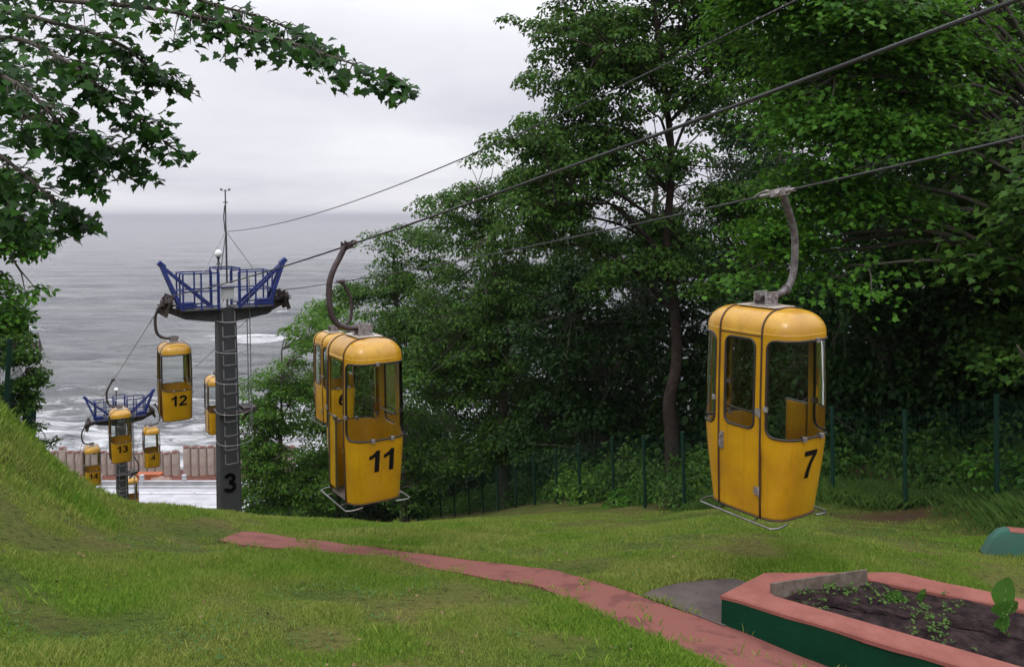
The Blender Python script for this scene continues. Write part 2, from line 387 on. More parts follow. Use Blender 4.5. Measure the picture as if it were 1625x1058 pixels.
ra = t.nodes.new('ShaderNodeValToRGB'); ra.color_ramp.elements[0].position = 0.35; ra.color_ramp.elements[1].position = 0.65
ra.color_ramp.elements[0].color = (0.050, 0.075, 0.012, 1); ra.color_ramp.elements[1].color = (0.10, 0.095, 0.028, 1)
rb = t.nodes.new('ShaderNodeValToRGB'); rb.color_ramp.elements[0].position = 0.33; rb.color_ramp.elements[1].position = 0.5
rb.color_ramp.elements[0].color = (0.055, 0.045, 0.02, 1); rb.color_ramp.elements[1].color = (1, 1, 1, 1)
t.links.new(na.outputs['Fac'], ra.inputs[0]); t.links.new(nb.outputs['Fac'], rb.inputs[0])
mxn = t.nodes.new('ShaderNodeMix'); mxn.data_type = 'RGBA'; mxn.blend_type = 'MULTIPLY'; mxn.inputs[0].default_value = 0.55
t.links.new(ra.outputs[0], mxn.inputs[6]); t.links.new(rb.outputs[0], mxn.inputs[7])
# bare earth and leaf litter under the wood, right of the fence line, and on the little cut bank
at_ = t.nodes.new('ShaderNodeAttribute'); at_.attribute_name = 'bare'
mx2 = t.nodes.new('ShaderNodeMix'); mx2.data_type = 'RGBA'; mx2.inputs[7].default_value = (0.062, 0.036, 0.022, 1)
t.links.new(at_.outputs['Fac'], mx2.inputs[0]); t.links.new(mxn.outputs[2], mx2.inputs[6]); t.links.new(mx2.outputs[2], b.inputs['Base Color'])
bp = t.nodes.new('ShaderNodeBump'); bp.inputs['Strength'].default_value = 0.8; bp.inputs['Distance'].default_value = 0.05
t.links.new(nb.outputs['Fac'], bp.inputs['Height']); t.links.new(bp.outputs[0], b.inputs['Normal'])
tm.materials.append(gm)

# fence line (right side): foot points
FENCE = [P(1950, 800, 7.4), P(1760, 790, 9.2), P(1582, 790, 11.6), P(1437, 798, 12.6), P(1322, 798, 13.4), P(1200, 805, 14.4), P(1086, 813, 15.7), P(1024, 812, 17.2), P(974, 812, 18.8),
         P(921, 812, 20.6), P(884, 812, 22.4), P(849, 812, 24.2), P(819, 812, 26.0), P(791, 815, 27.9), P(767, 818, 29.8), P(745, 820, 31.7), P(722, 822, 33.7), P(700, 824, 35.7), P(680, 826, 37.7), P(663, 828, 39.8), P(648, 830, 41.8), P(634, 830, 44), P(618, 830, 46), P(602, 830, 48)]
FXY = np.array([(p[0], p[1]) for p in FENCE])
def fence_x(y): return np.interp(y, FXY[:, 1], FXY[:, 0])
bare = np.clip((GX - fence_x(GY) - 0.1) / 0.8, 0, 1)
pb = P(1430, 815, 12.2)
bare = np.maximum(bare, np.exp(-(((GX - pb[0]) / 1.1) ** 2 + ((GY - pb[1]) / 0.45) ** 2)))
for px_, py_, rx_, ry_, st_ in [(40, 700, .25, .2, .8), (180, 812, .35, .2, .6), (330, 830, .5, .25, .3), (110, 830, .5, .25, .25), (60, 990, .3, .15, .35), (700, 1010, .4, .2, .2), (1010, 925, .3, .15, .8)]:
    q_ = on_ground(px_, py_); bare = np.maximum(bare, st_ * np.exp(-(((GX - q_[0]) / rx_) ** 2 + ((GY - q_[1]) / ry_) ** 2)))
bare = bare * (np.abs(GX) < 60)
a_ = tm.attributes.new('bare', 'FLOAT', 'POINT'); a_.data.foreach_set('value', bare.astype(np.float32).ravel())
tag(link('ground', tm), kind='structure')

# ------------------------------------------------------------------ sea
rng = np.random.default_rng(5)
sy = [86.0]
while sy[-1] < 16000: sy.append(sy[-1] * (1.0034 if sy[-1] < 700 else 1.03) )
sy = np.array(sy); su = np.linspace(-1.05, 1.05, 680)
SX = sy[:, None] * su[None, :]; SY = np.repeat(sy[:, None], len(su), 1)
SZ = np.zeros_like(SX); crest = np.zeros_like(SX)
for lam, amp, ang, sh in [(36, 0.95, 0.07, 0.0), (25, 0.75, -0.13, 1.7), (17, 0.55, 0.2, 0.6), (12, 0.42, -0.25, 2.2), (8.5, 0.28, 0.3, 4.4), (6.2, 0.19, -0.4, 0.3), (4.6, 0.12, 0.5, 3.3)]:
    kx, ky = 2 * math.pi / lam * math.sin(ang), 2 * math.pi / lam * math.cos(ang)
    mod = 0.55 + 0.45 * np.sin(SX / (lam * 2.3) + sh) * np.sin(SY / (lam * 3.1) + 2 * sh)
    ph = kx * SX + ky * SY + sh + 0.9 * np.sin(SX / (lam * 1.9) + sh * 2)
    fade = 1 - ss(lam * 18, lam * 45, SY)
    wv = amp * mod * fade * (np.abs(np.sin(ph / 2)) * -2 + 1.2)
    SZ += wv
# breakers: long crests parallel to the shore
foam = np.zeros_like(SX)
for Y0, x0, wd, wl, fo in [(247, -72, 30, 4.0, 1.0), (266, -185, 34, 4.5, 1.0), (238, -60, 60, 3, .35), (200, -120, 60, 1.6, 0.3), (171, -95, 48, 1.6, 0.5), (160, -60, 60, 2.2, 0.8),
                           (185, -60, 40, 1.6, 0.42), (222, -110, 50, 1.6, .35), (310, -90, 60, 2, .3), (360, -40, 60, 2, .3), (300, -230, 60, 2, .35), (410, -150, 70, 2.5, .3)]:
    yy = SY - Y0 - 3.5 * np.sin(SX / 21 + Y0) - 1.5 * np.sin(SX / 7 + Y0 * 2)
    env = np.exp(-((SX - x0) / wd) ** 4)
    SZ += 1.1 * env * np.exp(-(yy / wl) ** 2)
    foam = np.maximum(foam, fo * env * np.where(yy < 0, np.exp(-(yy / (wl * 2.2)) ** 2), np.exp(-(yy / (wl * 0.5)) ** 2)))
_h = np.quantile(SZ[(SY > 150) & (SY < 500)], [0.965, 0.995]); foam = np.maximum(foam, 0.5 * ss(_h[0], _h[1], SZ) * (1 - ss(450, 900, SY)))
foam = np.maximum(foam, 0.82 * (1 - ss(146, 172, SY + 7 * np.sin(SX / 17) + 4 * np.sin(SX / 6.1))))
sm = bpy.data.meshes.new('sea'); nr, ncx = SX.shape
idx = np.arange(nr * ncx).reshape(nr, ncx)
q = np.stack([idx[:-1, :-1], idx[:-1, 1:], idx[1:, 1:], idx[1:, :-1]], -1).reshape(-1, 4)
sm.vertices.add(nr * ncx); sm.vertices.foreach_set('co', np.stack([SX, SY, SZ], -1).astype(np.float32).ravel())
sm.loops.add(q.size); sm.loops.foreach_set('vertex_index', q.astype(np.int32).ravel())
sm.polygons.add(len(q)); sm.polygons.foreach_set('loop_start', np.arange(0, q.size, 4, dtype=np.int32)); sm.polygons.foreach_set('loop_total', np.full(len(q), 4, dtype=np.int32))
sm.polygons.foreach_set('use_smooth', np.ones(len(q), dtype=bool)); sm.update(calc_edges=True)
a_ = sm.attributes.new('foam', 'FLOAT', 'POINT'); a_.data.foreach_set('value', foam.astype(np.float32).ravel())
wm = bpy.data.materials.new('sea_water'); wm.use_nodes = True
t = wm.node_tree; b = t.nodes['Principled BSDF']
b.inputs['Roughness'].default_value = 0.22; b.inputs['IOR'].default_value = 1.33
tcn = t.nodes.new('ShaderNodeTexCoord')
mp = t.nodes.new('ShaderNodeMapping'); mp.inputs['Scale'].default_value = (0.32, 1.0, 1.0); t.links.new(tcn.outputs['Object'], mp.inputs['Vector'])
w1 = t.nodes.new('ShaderNodeTexNoise'); w1.inputs['Scale'].default_value = 0.22; w1.inputs['Detail'].default_value = 8; w1.inputs['Roughness'].default_value = 0.66; w1.inputs['Distortion'].default_value = 0.6
w2 = t.nodes.new('ShaderNodeTexNoise'); w2.inputs['Scale'].default_value = 0.05; w2.inputs['Detail'].default_value = 6
w3 = t.nodes.new('ShaderNodeTexNoise'); w3.inputs['Scale'].default_value = 0.30; w3.inputs['Detail'].default_value = 9; w3.inputs['Roughness'].default_value = 0.68; w3.inputs['Distortion'].default_value = 1.6
w4 = t.nodes.new('ShaderNodeTexNoise'); w4.inputs['Scale'].default_value = 0.011; w4.inputs['Detail'].default_value = 7; w4.inputs['Roughness'].default_value = 0.65
for n_ in (w1, w2, w3, w4): t.links.new(mp.outputs[0], n_.inputs['Vector'])
at_ = t.nodes.new('ShaderNodeAttribute'); at_.attribute_name = 'foam'
sb = t.nodes.new('ShaderNodeMath'); sb.operation = 'MULTIPLY_ADD'; t.links.new(at_.outputs['Fac'], sb.inputs[0]); sb.inputs[1].default_value = 0.42; t.links.new(w3.outputs['Fac'], sb.inputs[2])
fr = t.nodes.new('ShaderNodeValToRGB'); fr.color_ramp.elements[0].position = 0.76; fr.color_ramp.elements[1].position = 0.93
fr.color_ramp.elements[0].color = (0, 0, 0, 1); fr.color_ramp.elements[1].color = (1, 1, 1, 1)
t.links.new(sb.outputs[0], fr.inputs[0])
wc = t.nodes.new('ShaderNodeValToRGB'); wc.color_ramp.elements[0].position = 0.35; wc.color_ramp.elements[1].position = 0.65
wc.color_ramp.elements[0].color = (0.105, 0.113, 0.125, 1); wc.color_ramp.elements[1].color = (0.20, 0.205, 0.20, 1)
t.links.new(w2.outputs['Fac'], wc.inputs[0])
mxn = t.nodes.new('ShaderNodeMix'); mxn.data_type = 'RGBA'; mxn.inputs[7].default_value = (0.62, 0.63, 0.64, 1)
t.links.new(fr.outputs[0], mxn.inputs[0]); t.links.new(wc.outputs[0], mxn.inputs[6]); t.links.new(mxn.outputs[2], b.inputs['Base Color'])
rg = t.nodes.new('ShaderNodeMapRange'); rg.inputs['To Min'].default_value = 0.13; rg.inputs['To Max'].default_value = 0.8
t.links.new(fr.outputs[0], rg.inputs['Value']); t.links.new(rg.outputs[0], b.inputs['Roughness'])
bp = t.nodes.new('ShaderNodeBump'); bp.inputs['Strength'].default_value = 1.0; bp.inputs['Distance'].default_value = 3.6
t.links.new(w1.outputs['Fac'], bp.inputs['Height'])
bp2 = t.nodes.new('ShaderNodeBump'); bp2.inputs['Strength'].default_value = 0.7; bp2.inputs['Distance'].default_value = 22.0
t.links.new(w4.outputs['Fac'], bp2.inputs['Height']); t.links.new(bp2.outputs[0], bp.inputs['Normal']); t.links.new(bp.outputs[0], b.inputs['Normal'])
sm.materials.append(wm)
tag(link('sea', sm), kind='structure')
# ------------------------------------------------------------------ path, slab
def densify(pts, step=0.12):
    pts = [np.array(p[:2]) for p in pts]; o = [pts[0]]
    for a, b2 in zip(pts[:-1], pts[1:]):
        n = max(1, int(np.linalg.norm(b2 - a) / step))
        for k in range(1, n + 1): o.append(a + (b2 - a) * k / n)
    return np.array(o)
def resample(pts, n):
    pts = np.array([p[:2] for p in pts]); s = np.r_[0, np.cumsum(np.linalg.norm(np.diff(pts, axis=0), axis=1))]
    u = np.linspace(0, s[-1], n); return np.stack([np.interp(u, s, pts[:, 0]), np.interp(u, s, pts[:, 1])], 1)
def catmull(pts, per=8):
    pts = [np.array(p, float) for p in pts]; o = []
    ext = [2 * pts[0] - pts[1]] + pts + [2 * pts[-1] - pts[-2]]
    for i in range(1, len(ext) - 2):
        p0, p1, p2, p3 = ext[i - 1:i + 3]
        for k in range(per):
            u = k / per
            o.append(0.5 * ((2 * p1) + (-p0 + p2) * u + (2 * p0 - 5 * p1 + 4 * p2 - p3) * u * u + (-p0 + 3 * p1 - 3 * p2 + p3) * u ** 3))
    o.append(pts[-1]); return o
up_px = [(386, 845), (430, 849), (520, 861), (600, 871), (680, 882), (750, 892), (820, 900), (880, 908), (930, 921), (1020, 951), (1080, 972), (1145, 991), (1235, 1023), (1325, 1056)]
lo_px = [(346, 858), (400, 868), (500, 877), (590, 889), (690, 905), (770, 920), (850, 932), (900, 955), (1000, 997), (1100, 1041), (1150, 1062)]
_fc = on_ground(1145, 992)
RIMZ = P(1145, 942, float(_fc[1]))[2] + 0.01
def rz(px, py, dz=0.0): return on_z(px, py, RIMZ + dz)[:2]
o_fl, o_bl, o_bm = rz(1143, 942), rz(1212, 907), rz(1425, 907)
o_br, o_fr = rz(1625, 949), rz(1535, 1058)
UP = [on_ground(*p) for p in up_px[:-3]]
for f_ in (0.02, 0.3, 0.6, 0.95):
    q_ = o_fl + (o_fr - o_fl) * f_; UP.append(np.array([q_[0], q_[1], 0])); LO = [on_ground(*p) for p in lo_px]
du = UP[-1] - UP[-2]; UP.append(UP[-1] + du / np.linalg.norm(du) * 1.6)
dl = LO[-1] - LO[-2]; LO.append(LO[-1] + dl / np.linalg.norm(dl) * 1.6)
UPc = resample(catmull([u[:2] for u in UP]), 140); LOc = resample(catmull([u[:2] for u in LO]), 140)
rs_ = random.Random(3)
mp_ = MB(); rows = []
for k in range(140):
    wob = 0.008 * math.sin(k * 0.9) + rs_.uniform(-0.008, 0.008)
    a, c = UPc[k], LOc[k]; row = []
    dirn = (c - a) / np.linalg.norm(c - a)
    a = a - dirn * wob; c = c + dirn * (0.008 * math.sin(k * 0.7 + 1) + rs_.uniform(-0.008, 0.008))
    for j in range(9):
        p = a + (c - a) * j / 8; row.append((p[0], p[1], g1(p[0], p[1]) + 0.02))
    rows.append([(a[0], a[1], g1(*a) - 0.1)] + row + [(c[0], c[1], g1(*c) - 0.1)])
mp_.grid(rows)
pm = mat('pink_screed', (0.195, 0.074, 0.060), 0.85, spec=0.2, dark=(0.135, 0.052, 0.045), vscale=3.2, bump=0.25, bscale=60)
rmp = [n for n in pm.node_tree.nodes if n.type == 'VALTORGB'][0]; rmp.color_ramp.elements[0].position = 0.40; rmp.color_ramp.elements[1].position = 0.47
tag(mp_.build('path', pm, None, 60), 'pink painted concrete path curving across the lawn', 'path', kind='structure')
PATH_POLY = np.concatenate([UPc, LOc[::-1]])

slab_px = [(1018, 948), (1040, 938), (1075, 929), (1120, 925), (1165, 922), (1190, 930), (1150, 999), (1085, 974)]
SL = np.array([on_ground(*p)[:2] for p in slab_px])
ms_ = MB(); ms_.prism([tuple(p) for p in SL], 0, 1)
c0 = SL.mean(0); rings = []
for f in (1.0, 0.75, 0.5, 0.25, 0.02):
    pp = resample(np.vstack([SL, SL[:1]]), 41)
    rings.append([(c0[0] + (p[0] - c0[0]) * f, c0[1] + (p[1] - c0[1]) * f, g1(c0[0] + (p[0] - c0[0]) * f, c0[1] + (p[1] - c0[1]) * f) + 0.026) for p in pp])
ms_ = MB(); ms_.grid(rings)
tag(ms_.build('pavement', mat('old_screed', (0.105, 0.085, 0.076), 0.9, spec=0.2, dark=(0.06, 0.048, 0.046), vscale=2.4, bump=0.3), None, 60), kind='structure')

# ------------------------------------------------------------------ raised flower bed
i_fl, i_bl = rz(1226, 943), rz(1238, 934)
i_fr, i_bm, i_br = rz(1615, 1054), rz(1376, 917), rz(1625, 966)
d1 = (o_br - o_bm) / np.linalg.norm(o_br - o_bm); d2 = (o_fr - o_fl) / np.linalg.norm(o_fr - o_fl)
o_br2 = o_br + d1 * 2.2; o_fr2 = o_fl + d2 * (np.linalg.norm(o_br2 - o_fl) * 0.98)
wdt = 0.2
d3 = (i_fr - i_fl) / np.linalg.norm(i_fr - i_fl); d4 = (i_br - i_bm) / np.linalg.norm(i_br - i_bm)
i_br2 = i_br + d4 * 2.05; i_fr2 = i_fl + d3 * (np.linalg.norm(o_fr2 - o_fl) * 0.93)
OUT = [o_fl, o_fr2, o_br2, o_bm, o_bl]; INN = [i_fl, i_fr2, i_br2, i_bm, i_bl]
bed = thing('raised_flower_bed', 'long raised flower bed with dark green sides and wide pink rim full of dark soil', 'flower bed', (float(o_fl[0]), float(o_fl[1]), g1(*o_fl)))
bz = bed.location.z
def lb(p, z): return (p[0] - o_fl[0], p[1] - o_fl[1], z - bz)
def ringpts(poly, n=24):
    o = []
    for i in range(len(poly)):
        a, c = np.array(poly[i]), np.array(poly[(i + 1) % len(poly)])
        for k in range(n): o.append(a + (c - a) * k / n)
    return o
ro, ri = ringpts(OUT), ringpts(INN)
def inset(p, c, d): v = c - p; return p + v / np.linalg.norm(v) * d
mw = MB(); mr = MB()
ro2 = [inset(a, c, 0.012) for a, c in zip(ro, ri)]
rows = []
for a, c in list(zip(ro2, ri)) + [(ro2[0], ri[0])]:
    rows.append([lb(a, g1(*a) - 0.25), lb(a, g1(*a) + 0.09), lb(a, RIMZ - 0.035), lb(c, RIMZ - 0.035), lb(c, RIMZ - 0.3)])
mw.grid(rows)
greenw = mat('green_wall_paint', (0.003, 0.042, 0.019), 0.8, spec=0.12, dark=(0.0025, 0.028, 0.013), vscale=3.0, bump=0.15, bscale=40)
mw.build('wall', greenw, bed)
rows = []
for k, (a, c) in enumerate(list(zip(ro, ri)) + [(ro[0], ri[0])]):
    wv = 0.004 * math.sin(k * 1.7) + 0.003 * math.sin(k * 0.61)
    a = a + np.array([wv, wv]); n5 = [a + (c - a) * f for f in (0, 0.05, 0.5, 0.95, 1)]
    rows.append([lb(a, RIMZ - 0.04 + wv)] + [lb(p, RIMZ + (0.0 if 0 < j < 4 else -0.012)) for j, p in enumerate(n5)] + [lb(c, RIMZ - 0.12)])
mr.grid(rows)
pk = mat('pink_rim_paint', (0.255, 0.095, 0.076), 0.8, spec=0.2, dark=(0.20, 0.072, 0.058), vscale=4, bump=0.25, bscale=50)
mr.build('rim', pk, bed, 40)
# soil: a bumpy sheet inside the rim
ci = sum(np.array(p) for p in INN) / len(INN); rr_ = np.random.default_rng(2); rows = []
ri3 = ringpts(INN, 40)
for f in np.linspace(1.015, 0.0, 22):
    row = []
    for p in ri3 + [ri3[0]]:
        qx = ci + (p - ci) * f
        h = 0.03 * math.sin(qx[0] * 5.1 + 1) * math.sin(qx[1] * 6.3) + 0.018 * math.sin(qx[0] * 13.7) * math.sin(qx[1] * 17.1 + 0.6) + 0.02 * (1 - f)
        row.append(lb(qx, RIMZ - 0.035 + h + rr_.uniform(-0.008, 0.008)))
    rows.append(row)
ms2 = MB(); ms2.grid(rows); ms2.build('soil', M['soil'], bed, 180)
def soil_z(x, y): return RIMZ - 0.03 + 0.03 * math.sin(x * 5.1 + 1) * math.sin(y * 6.3)
# board standing in the bed
ba, bb = rz(1224, 941), rz(1376, 918)
bd = MB(); Lb = float(np.linalg.norm(bb - ba)); ang = math.atan2(bb[1] - ba[1], bb[0] - ba[0])
bd.box((Lb / 2, 0, 0.035), (Lb, 0.022, 0.13))
bo = bd.build('board', M['board'], None, None, bevel=0.003)
bo.location = (float(ba[0]), float(ba[1]), RIMZ - 0.02); bo.rotation_euler = (R(-6), 0, ang)
tag(bo, 'weathered grey wooden board standing on edge in the corner of the flower bed', 'board')

# second bed, right edge of the lawn
p_a = on_ground(1562, 880); p_b = on_ground(1700, 893)
h2 = 0.30
WID = 0.17
mb2 = thing('raised_flower_bed', 'teal green raised bed with rounded end and pink top on the far lawn', 'flower bed', p_a)
dirv = np.array([p_b[0] - p_a[0], p_b[1] - p_a[1]]); dirv /= np.linalg.norm(dirv); nrm = np.array([-dirv[1], dirv[0]])
rows = []; 
for k, u in enumerate(np.linspace(0, 3.2, 40)):
    hh = h2 * (1 - max(0, (0.25 - u) / 0.25) ** 2.2) + 0.002
    gz = [g1(p_a[0] + dirv[0] * u + nrm[0] * v, p_a[1] + dirv[1] * u + nrm[1] * v) - p_a[2] for v in (0, WID)]
    prof = [(0, gz[0] - 0.2), (0.02, gz[0] + hh - 0.03), (0.04, gz[0] + hh), (WID - 0.04, gz[0] + hh), (WID - 0.02, gz[0] + hh - 0.03), (WID, gz[1] - 0.3)]
    rows.append([(dirv[0] * u + nrm[0] * v, dirv[1] * u + nrm[1] * v, z) for v, z in prof])
mm = MB(); mm.grid(rows)
teal = mat('teal_wall_paint', (0.018, 0.105, 0.075), 0.8, dark=(0.04, 0.08, 0.06), vscale=2.5, bump=0.2)
mm.build('wall', teal, mb2, 50)
rows = []
for u in np.linspace(0.27, 3.2, 30):
    gz = g1(p_a[0] + dirv[0] * u, p_a[1] + dirv[1] * u) - p_a[2]
    rows.append([(dirv[0] * u + nrm[0] * v, dirv[1] * u + nrm[1] * v, gz + h2 + 0.006 + dz) for v, dz in ((0.022, -0.022), (0.042, 0), (WID - 0.042, 0), (WID - 0.022, -0.022))])
mm = MB(); mm.grid(rows); mm.build('rim', pk, mb2, 50)

# ------------------------------------------------------------------ cable line geometry
U = np.array([0.549, -0.836]); U /= np.linalg.norm(U)             # uphill, horizontal
Wv = np.array([-U[1], U[0]])                                       # across the line, to the right seen from the camera
LINE_ROT = math.atan2(Wv[1], Wv[0])
T3 = P(357.5, 480, 20.0)[:2]
def on_rope_plane(px, py, v):
    """the point of the vertical plane at lateral offset v of the line which the pixel shows"""
    d = ray(px, py); o = T3 + Wv * v
    tt = np.dot(o, Wv) / np.dot(d[:2], Wv)
    p = np.array([0, 0, EYE]) + d * tt
    return p, float(np.dot(p[:2] - T3, U))
def rope_xy(s, v): return T3 + Wv * v + U * s
VL, VR = -1.40, 1.40
def fit(px_list, v, deg):
    q_ = [on_rope_plane(x, y, v) for x, y in px_list]
    s_ = np.array([k[1] for k in q_]); z_ = np.array([k[0][2] for k in q_])
    return np.polyfit(s_, z_, deg)
upL = fit([(1600, 4), (1390, 88), (1200, 155), (1002, 226), (780, 310), (600, 377), (450, 421), (280, 468)], VL, 2)
upR = fit([(1600, 221), (1400, 271), (1200, 316), (1002, 355), (780, 402), (600, 439), (456, 459)], VR, 2)
s_t2 = on_rope_plane(191, 660, 0)[1]
midL = fit([(250, 490), (215, 552), (178, 605), (150, 650)], VL, 1)
midR = fit([(395, 503), (368, 529), (305, 590), (253, 634), (238, 647)], VR, 1)
lowL = fit([(140, 680), (120, 756)], VL, 1); lowL[1] = np.polyval(midL, s_t2) - lowL[0] * s_t2
lowR = fit([(228, 665), (210, 718)], VR, 1); lowR[1] = np.polyval(midR, s_t2) - lowR[0] * s_t2
print('rope steps at tower 3', np.polyval(upL, 0) - np.polyval(midL, 0), np.polyval(upR, 0) - np.polyval(midR, 0), 's_t2', s_t2, 'slopes', lowL[0], lowR[0], midL[0], midR[0])
S_TOP = 34.0
def ropez(s, side):
    u_, m2, l_ = (upL, midL, lowL) if side < 0 else (upR, midR, lowR)
    if s > 0: return float(np.polyval(u_, s))
    if s > s_t2: return float(np.polyval(m2, s))
    return float(np.polyval(l_, s))
def smooth_rope(side):
    v = VL if side < 0 else VR; ss_ = np.arange(s_t2 - 34, S_TOP, 0.25); z = np.array([ropez(s, side) for s in ss_])
    # the rope bends over the sheave train of each tower
    zz = z.copy()
    for c in (0.0, s_t2):
        for i, s in enumerate(ss_):
            if abs(s - c) < 0.6:
                f = (s - c + 0.6) / 1.2
                za, zb = ropez(c - 0.6, side), ropez(c + 0.6, side)
                sa = (ropez(c - 0.6, side) - ropez(c - 0.9, side)) / 0.3; sb_ = (ropez(c + 0.9, side) - ropez(c + 0.6, side)) / 0.3
                h00, h10, h01, h11 = 2 * f**3 - 3 * f**2 + 1, f**3 - 2 * f**2 + f, -2 * f**3 + 3 * f**2, f**3 - f**2
                zz[i] = h00 * za + h10 * 1.2 * sa + h01 * zb + h11 * 1.2 * sb_
    return [np.array([*rope_xy(s, v), k]) for s, k in zip(ss_, zz)]
def strand_rope(pts, r, pitch, strands, seg, name, label, cat, group=None):
    """laid rope: twisted strands round the centre line"""
    pts = np.array(pts); sl = np.r_[0, np.cumsum(np.linalg.norm(np.diff(pts, axis=0), axis=1))]
    near = np.linalg.norm(pts - np.array([0, 0, EYE]), axis=1)
    smp = [0.0]
    while smp[-1] < sl[-1]:
        dd = np.interp(smp[-1], sl, near); smp.append(smp[-1] + (pitch / 7 if dd < 11 else (pitch / 4 if dd < 24 else 0.5)))
    smp = np.array(smp); c = np.stack([np.interp(smp, sl, pts[:, k]) for k in range(3)], 1)
    tg = np.gradient(c, axis=0); tg /= np.linalg.norm(tg, axis=1)[:, None]
    e1 = np.cross(tg, [0, 0, 1.0]); e1 /= np.linalg.norm(e1, axis=1)[:, None]; e2 = np.cross(e1, tg)
    mb = MB()
    mb.tube(c, r * 0.62, 6)
    for k in range(strands):
        a = smp / pitch * 2 * math.pi + 2 * math.pi * k / strands
        mb.tube(c + (e1 * np.cos(a)[:, None] + e2 * np.sin(a)[:, None]) * r * 0.66, r * 0.36, seg)
    return tag(mb.build(name, M['rope'], None, 180), label, cat, group)
RPL, RPR = smooth_rope(-1), smooth_rope(1)
strand_rope(RPL, 0.0118, 0.14, 6, 5, 'haul_rope', 'thick twisted steel haul rope carrying cabins 11 to 14', 'cable', 'haul ropes of the cable car')
strand_rope(RPR, 0.0110, 0.14, 6, 5, 'haul_rope', 'twisted steel haul rope carrying cabins 7, 6 and 4', 'cable', 'haul ropes of the cable car')
cz = fit([(1265, 0), (1200, 30), (1002, 133), (780, 230), (560, 320), (450, 353), (380, 366), (362, 367)], 0.0, 3)
s_m = on_rope_plane(361, 367, 0)[1]
cw = [np.array([*rope_xy(s, 0), np.polyval(cz, min(s, 17)) + max(0, s - 17) * np.polyval(np.polyder(cz), 17)]) for s in np.arange(s_m, 30, 0.3)]
strand_rope(cw, 0.009, 0.16, 3, 5, 'signal_cable', 'thin twisted signal cable running from the tower mast over the haul ropes', 'cable')
MAST_Z = cw[0][2]

# ------------------------------------------------------------------ cabins
AY, BX, SY_, NX = 0.525, 0.342, 0.235, 4.0
ZR, RD = 1.785, 0.205
WZ0, WZ1 = 0.805, 1.725
_hz = [0.0, 0.3, 0.6, 0.85, 1.2, 1.5, 1.78, 2.0]
_fa = [0.775, 0.865, 0.95, 0.995, 1.0, 0.985, 0.965, 0.96]
_fb = [0.955, 0.975, 0.993, 1.0, 1.0, 0.99, 0.98, 0.98]
def sizes(z): return AY * np.interp(z, _hz, _fa), BX * np.interp(z, _hz, _fb)
_psi = np.linspace(-1, 1, 801)
def _cap_raw(fr, a, b_):
    pm_ = math.acos((SY_ / a) ** (NX / 2)); s_ = fr * pm_
    x = b_ * np.sign(np.sin(s_)) * np.abs(np.sin(s_)) ** (2 / NX); y = a * np.abs(np.cos(s_)) ** (2 / NX)
    return x, y
_x, _y = _cap_raw(_psi, AY, BX); _al = np.r_[0, np.cumsum(np.hypot(np.diff(_x), np.diff(_y)))]; CAPLEN = _al[-1]; _al = _al / _al[-1] * 2 - 1
def cap_pt(sg, tau, z, inset_=0.0, outw=0.0):
    a, b_ = sizes(z); fr = float(np.interp(tau, _al, _psi))
    x, y = _cap_raw(np.array(fr), a - inset_ + outw, b_ - inset_ + outw)
    return (float(x), sg * float(y), z)
def side_pt(sx, y, z, outw=0.0):
    a, b_ = sizes(z)
    return (sx * ((b_) * (1 - (abs(y) / a) ** NX) ** (1 / NX) + outw), y, z)
def dome_pt(sg, tau, al):
    d = RD * (1 - math.cos(al)); p = cap_pt(sg, tau, ZR, inset_=d)
    return (p[0], p[1], ZR + RD * math.sin(al))
def rr_param(n, w_, h_, r):
    """rounded rectangle matched point by point to the rectangle's outline; returns [(rect point in -1..1), (rounded pt in -1..1)]"""
    o = []
    per = [(-1, -1), (1, -1), (1, 1), (-1, 1)]
    for i in range(4):
        a, c = np.array(per[i], float), np.array(per[(i + 1) % 4], float)
        for k in range(n):
            p = a + (c - a) * k / n; q_ = p * np.array([w_, h_])
            cx_, cy_ = w_ - r, h_ - r
            if abs(q_[0]) > cx_ and abs(q_[1]) > cy_:
                cc = np.array([math.copysign(cx_, q_[0]), math.copysign(cy_, q_[1])]); v = q_ - cc; q_ = cc + v / np.linalg.norm(v) * r
            o.append((p, q_ / np.array([w_, h_])))
    return o
def panel_with_hole(mb, fn, u0, u1, z0, z1, hu0, hu1, hz0, hz1, ulen, r=0.07, n=22, K=7):
    """rectangle in (u,z) with a rounded rectangular hole, laid on the surface fn(u, z); returns the hole's outline"""
    prm = rr_param(n, (hu1 - hu0) / 2 * ulen, (hz1 - hz0) / 2, r); rings = []
    for k in range(K + 1):
        f = k / K; row = []
        for p, q_ in prm:
            uo, zo = u0 + (u1 - u0) * (p[0] + 1) / 2, z0 + (z1 - z0) * (p[1] + 1) / 2
            ui, zi = hu0 + (hu1 - hu0) * (q_[0] + 1) / 2, hz0 + (hz1 - hz0) * (q_[1] + 1) / 2
            row.append(fn(uo + (ui - uo) * f, zo + (zi - zo) * f))
        rings.append(row + [row[0]])
    mb.grid(rings)
    return [(hu0 + (hu1 - hu0) * (q_[0] + 1) / 2, hz0 + (hz1 - hz0) * (q_[1] + 1) / 2) for p, q_ in prm]
def pane(fn, hu0, hu1, hz0, hz1, ulen, r, n=22, K=5):
    mb = MB(); prm = rr_param(n, (hu1 - hu0) / 2 * ulen, (hz1 - hz0) / 2, r); rows = []
    cu, cz_ = (hu0 + hu1) / 2, (hz0 + hz1) / 2
    for f in np.linspace(1, 0.0, K + 8):
        rows.append([fn(cu + (hu1 - hu0) / 2 * q_[0] * f, cz_ + (hz1 - hz0) / 2 * q_[1] * f) for p, q_ in prm]); rows[-1].append(rows[-1][0])
    mb.grid(rows); return mb
TAUW = 1 - 0.055 / (CAPLEN / 2)          # window edge sits 11.5 cm from the seam
NT = 22
